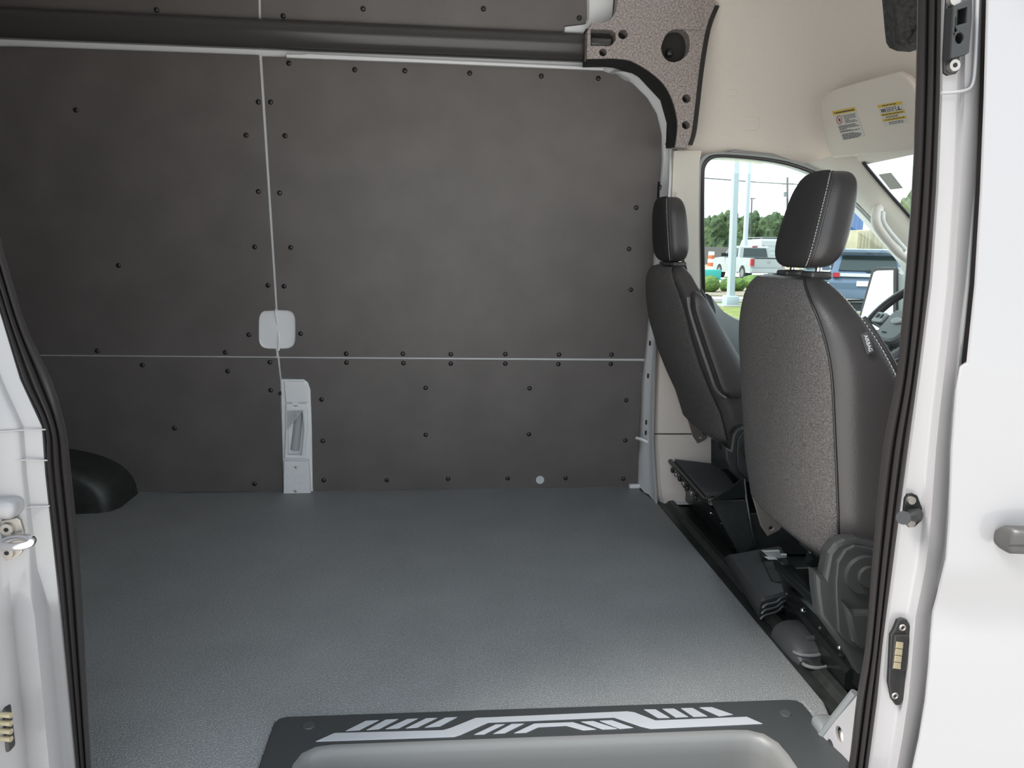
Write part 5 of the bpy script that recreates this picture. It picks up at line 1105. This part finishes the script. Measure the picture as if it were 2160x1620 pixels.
def suv(label, px, py, heading, m):
    p = PZ(px, py, G); s = Veh('parked_suv', label, 'suv', (p.x, p.y, G), heading)
    s.side('body', arches(.35, (1.0, 3.9), .44, 0, 4.85, [(4.9, .7), (4.8, .98), (3.9, 1.08), (3.7, 1.06), (.1, 1.10), (-.02, .8)]), -.98, .98, m)
    s.side('roof', [(.08, 1.06), (.35, 1.55), (.25, 1.70), (.6, 1.76), (2.4, 1.76), (2.9, 1.66), (3.75, 1.06)], -.95, .95, m, None, 0, .22, 1.06)
    s.quad('rear_glass', [(.10, .76, 1.14), (.10, -.76, 1.14), (.33, -.68, 1.54), (.33, .68, 1.54)], TINT, .02)
    s.box('spoiler', .12, .5, -.78, .78, 1.66, 1.73, m)
    for y in (-1, 1):
        for a, b, c_, d_ in ((.55, 1.4, .6, 1.4), (1.5, 2.35, 1.5, 2.35), (2.45, 3.4, 2.45, 2.85)): s.quad('side_glass', [(a, y * .955, 1.14), (b, y * .955, 1.14), (d_, y * .845, 1.6), (c_, y * .845, 1.6)], TINT, .012)
    s.box('lamp_bar', -.03, .06, -.9, .9, .98, 1.07, LGREY); 
    for y in (.72, -.9): s.box('tail_lamp', -.05, .05, y, y + .18, .96, 1.08, RED)
    s.box('plate', -.04, 0, -.26, .26, .72, .86, PAPER); s.box('rear_bumper', -.1, .12, -.95, .95, .38, .62, m)
    s.box('roof_rail', .7, 2.4, .62, .68, 1.78, 1.83, MGREY); s.box('roof_rail', .7, 2.4, -.68, -.62, 1.78, 1.83, MGREY)
    s.box('wiper', .05, .08, -.35, .05, 1.13, 1.17, TYRE)
    for x in (1.0, 3.9):
        for y in (.84, -.84): s.wheel(x, y, .37)
    for y in (1, -1): s.box('door_mirror', 2.95, 3.1, min(y * .98, y * 1.2), max(y * .98, y * 1.2), 1.08, 1.24, m)
    return s
suv('blue suv parked nearest the windows, rear hatch facing the van', 1822, 658, math.radians(62), BLUE)
suv('teal grey suv parked beyond the blue one, behind the headrest', 1742, 612, math.radians(66), mat('teal_grey_paint', (.16, .24, .28), .25, coat=.6))
# containers
def container(label, x0, x1, y0, y1, yd, m, zb=None, zt=None):
    a, b = PY(x0, y0, yd), PY(x1, y1, yd)
    if zb is not None: b.z = zb
    if zt is not None: a.z = zt
    t = thing('shipping_container', label, 'container', ((a.x + b.x) / 2, yd, b.z), 'shipping containers')
    mb_ = MB(); mb_.box(((a.x + b.x) / 2, yd + 3, (a.z + b.z) / 2), (b.x - a.x, 6, a.z - b.z)); mb_.build('shell', m, t, 0)
    n_ = max(4, int((b.x - a.x) / .45))
    for k in range(n_):
        x = a.x + (b.x - a.x) * (k + .5) / n_; MB().box((x, yd - .02, (a.z + b.z) / 2), ((b.x - a.x) / n_ * .5, .06, (a.z - b.z) * .9)).build('corrugation', m, t, 0)
    return t
CREAM = mat('cream_container', (.62, .56, .40), .7, noise_amt=.12, scale=.8); CBLUE = mat('blue_container', (.03, .20, .62), .6)
container('cream shipping container end with door bars', 1811, 1834, 487, 536, 70, CREAM, .45)
container('long cream shipping container side right of the container end', 1835, 1925, 484, 537, 71, CREAM, .45)
container('bright blue shipping container standing highest beside the headrest', 1780, 1819, 440, 494, 84, CBLUE, 2.6)
container('brown shipping container below the blue one', 1760, 1819, 494, 537, 84, mat('brown_container', (.24, .20, .17), .8), G, 2.59)
MB().box((PY(1834, 538, 70).x + 6.5, 72.5, (G + .45) / 2), (20, 6, .45 - G)).build('flat_wagon', TYRE); tag(bpy.data.objects['flat_wagon'], 'dark flat wagon deck under the cream containers', 'wagon')
# traffic drum and teal bin
p = PZ(1498, 577, G); td = thing('traffic_drum', 'orange and white striped traffic drum left of the pickup', 'traffic drum', (p.x, p.y, G))
OR = mat('safety_orange', (.75, .16, .05), .6); zz = 0
for k in range(6):
    h_ = .26; r_ = .27 - .012 * k; MB().cyl((p.x, p.y, G + zz), (p.x, p.y, G + zz + h_ - .01), r_, 20, r_ - .008).build('band', OR if k % 2 == 0 else PLUGW, td); zz += h_
p2 = PZ(1488, 590, G); tb = thing('teal_barrier', 'teal plastic barrier at the left edge of the side window', 'barrier', (p2.x, p2.y, G)); MB().rbox((p2.x, p2.y, G + .3), (1.6, .6, .55), .06, 2).build('barrier_body', mat('teal_plastic', (.05, .52, .46), .5), tb); MB().rbox((p2.x, p2.y, G + .03), (1.7, .8, .06), .02, 2).build('barrier_foot', MATS['teal_plastic'], tb)
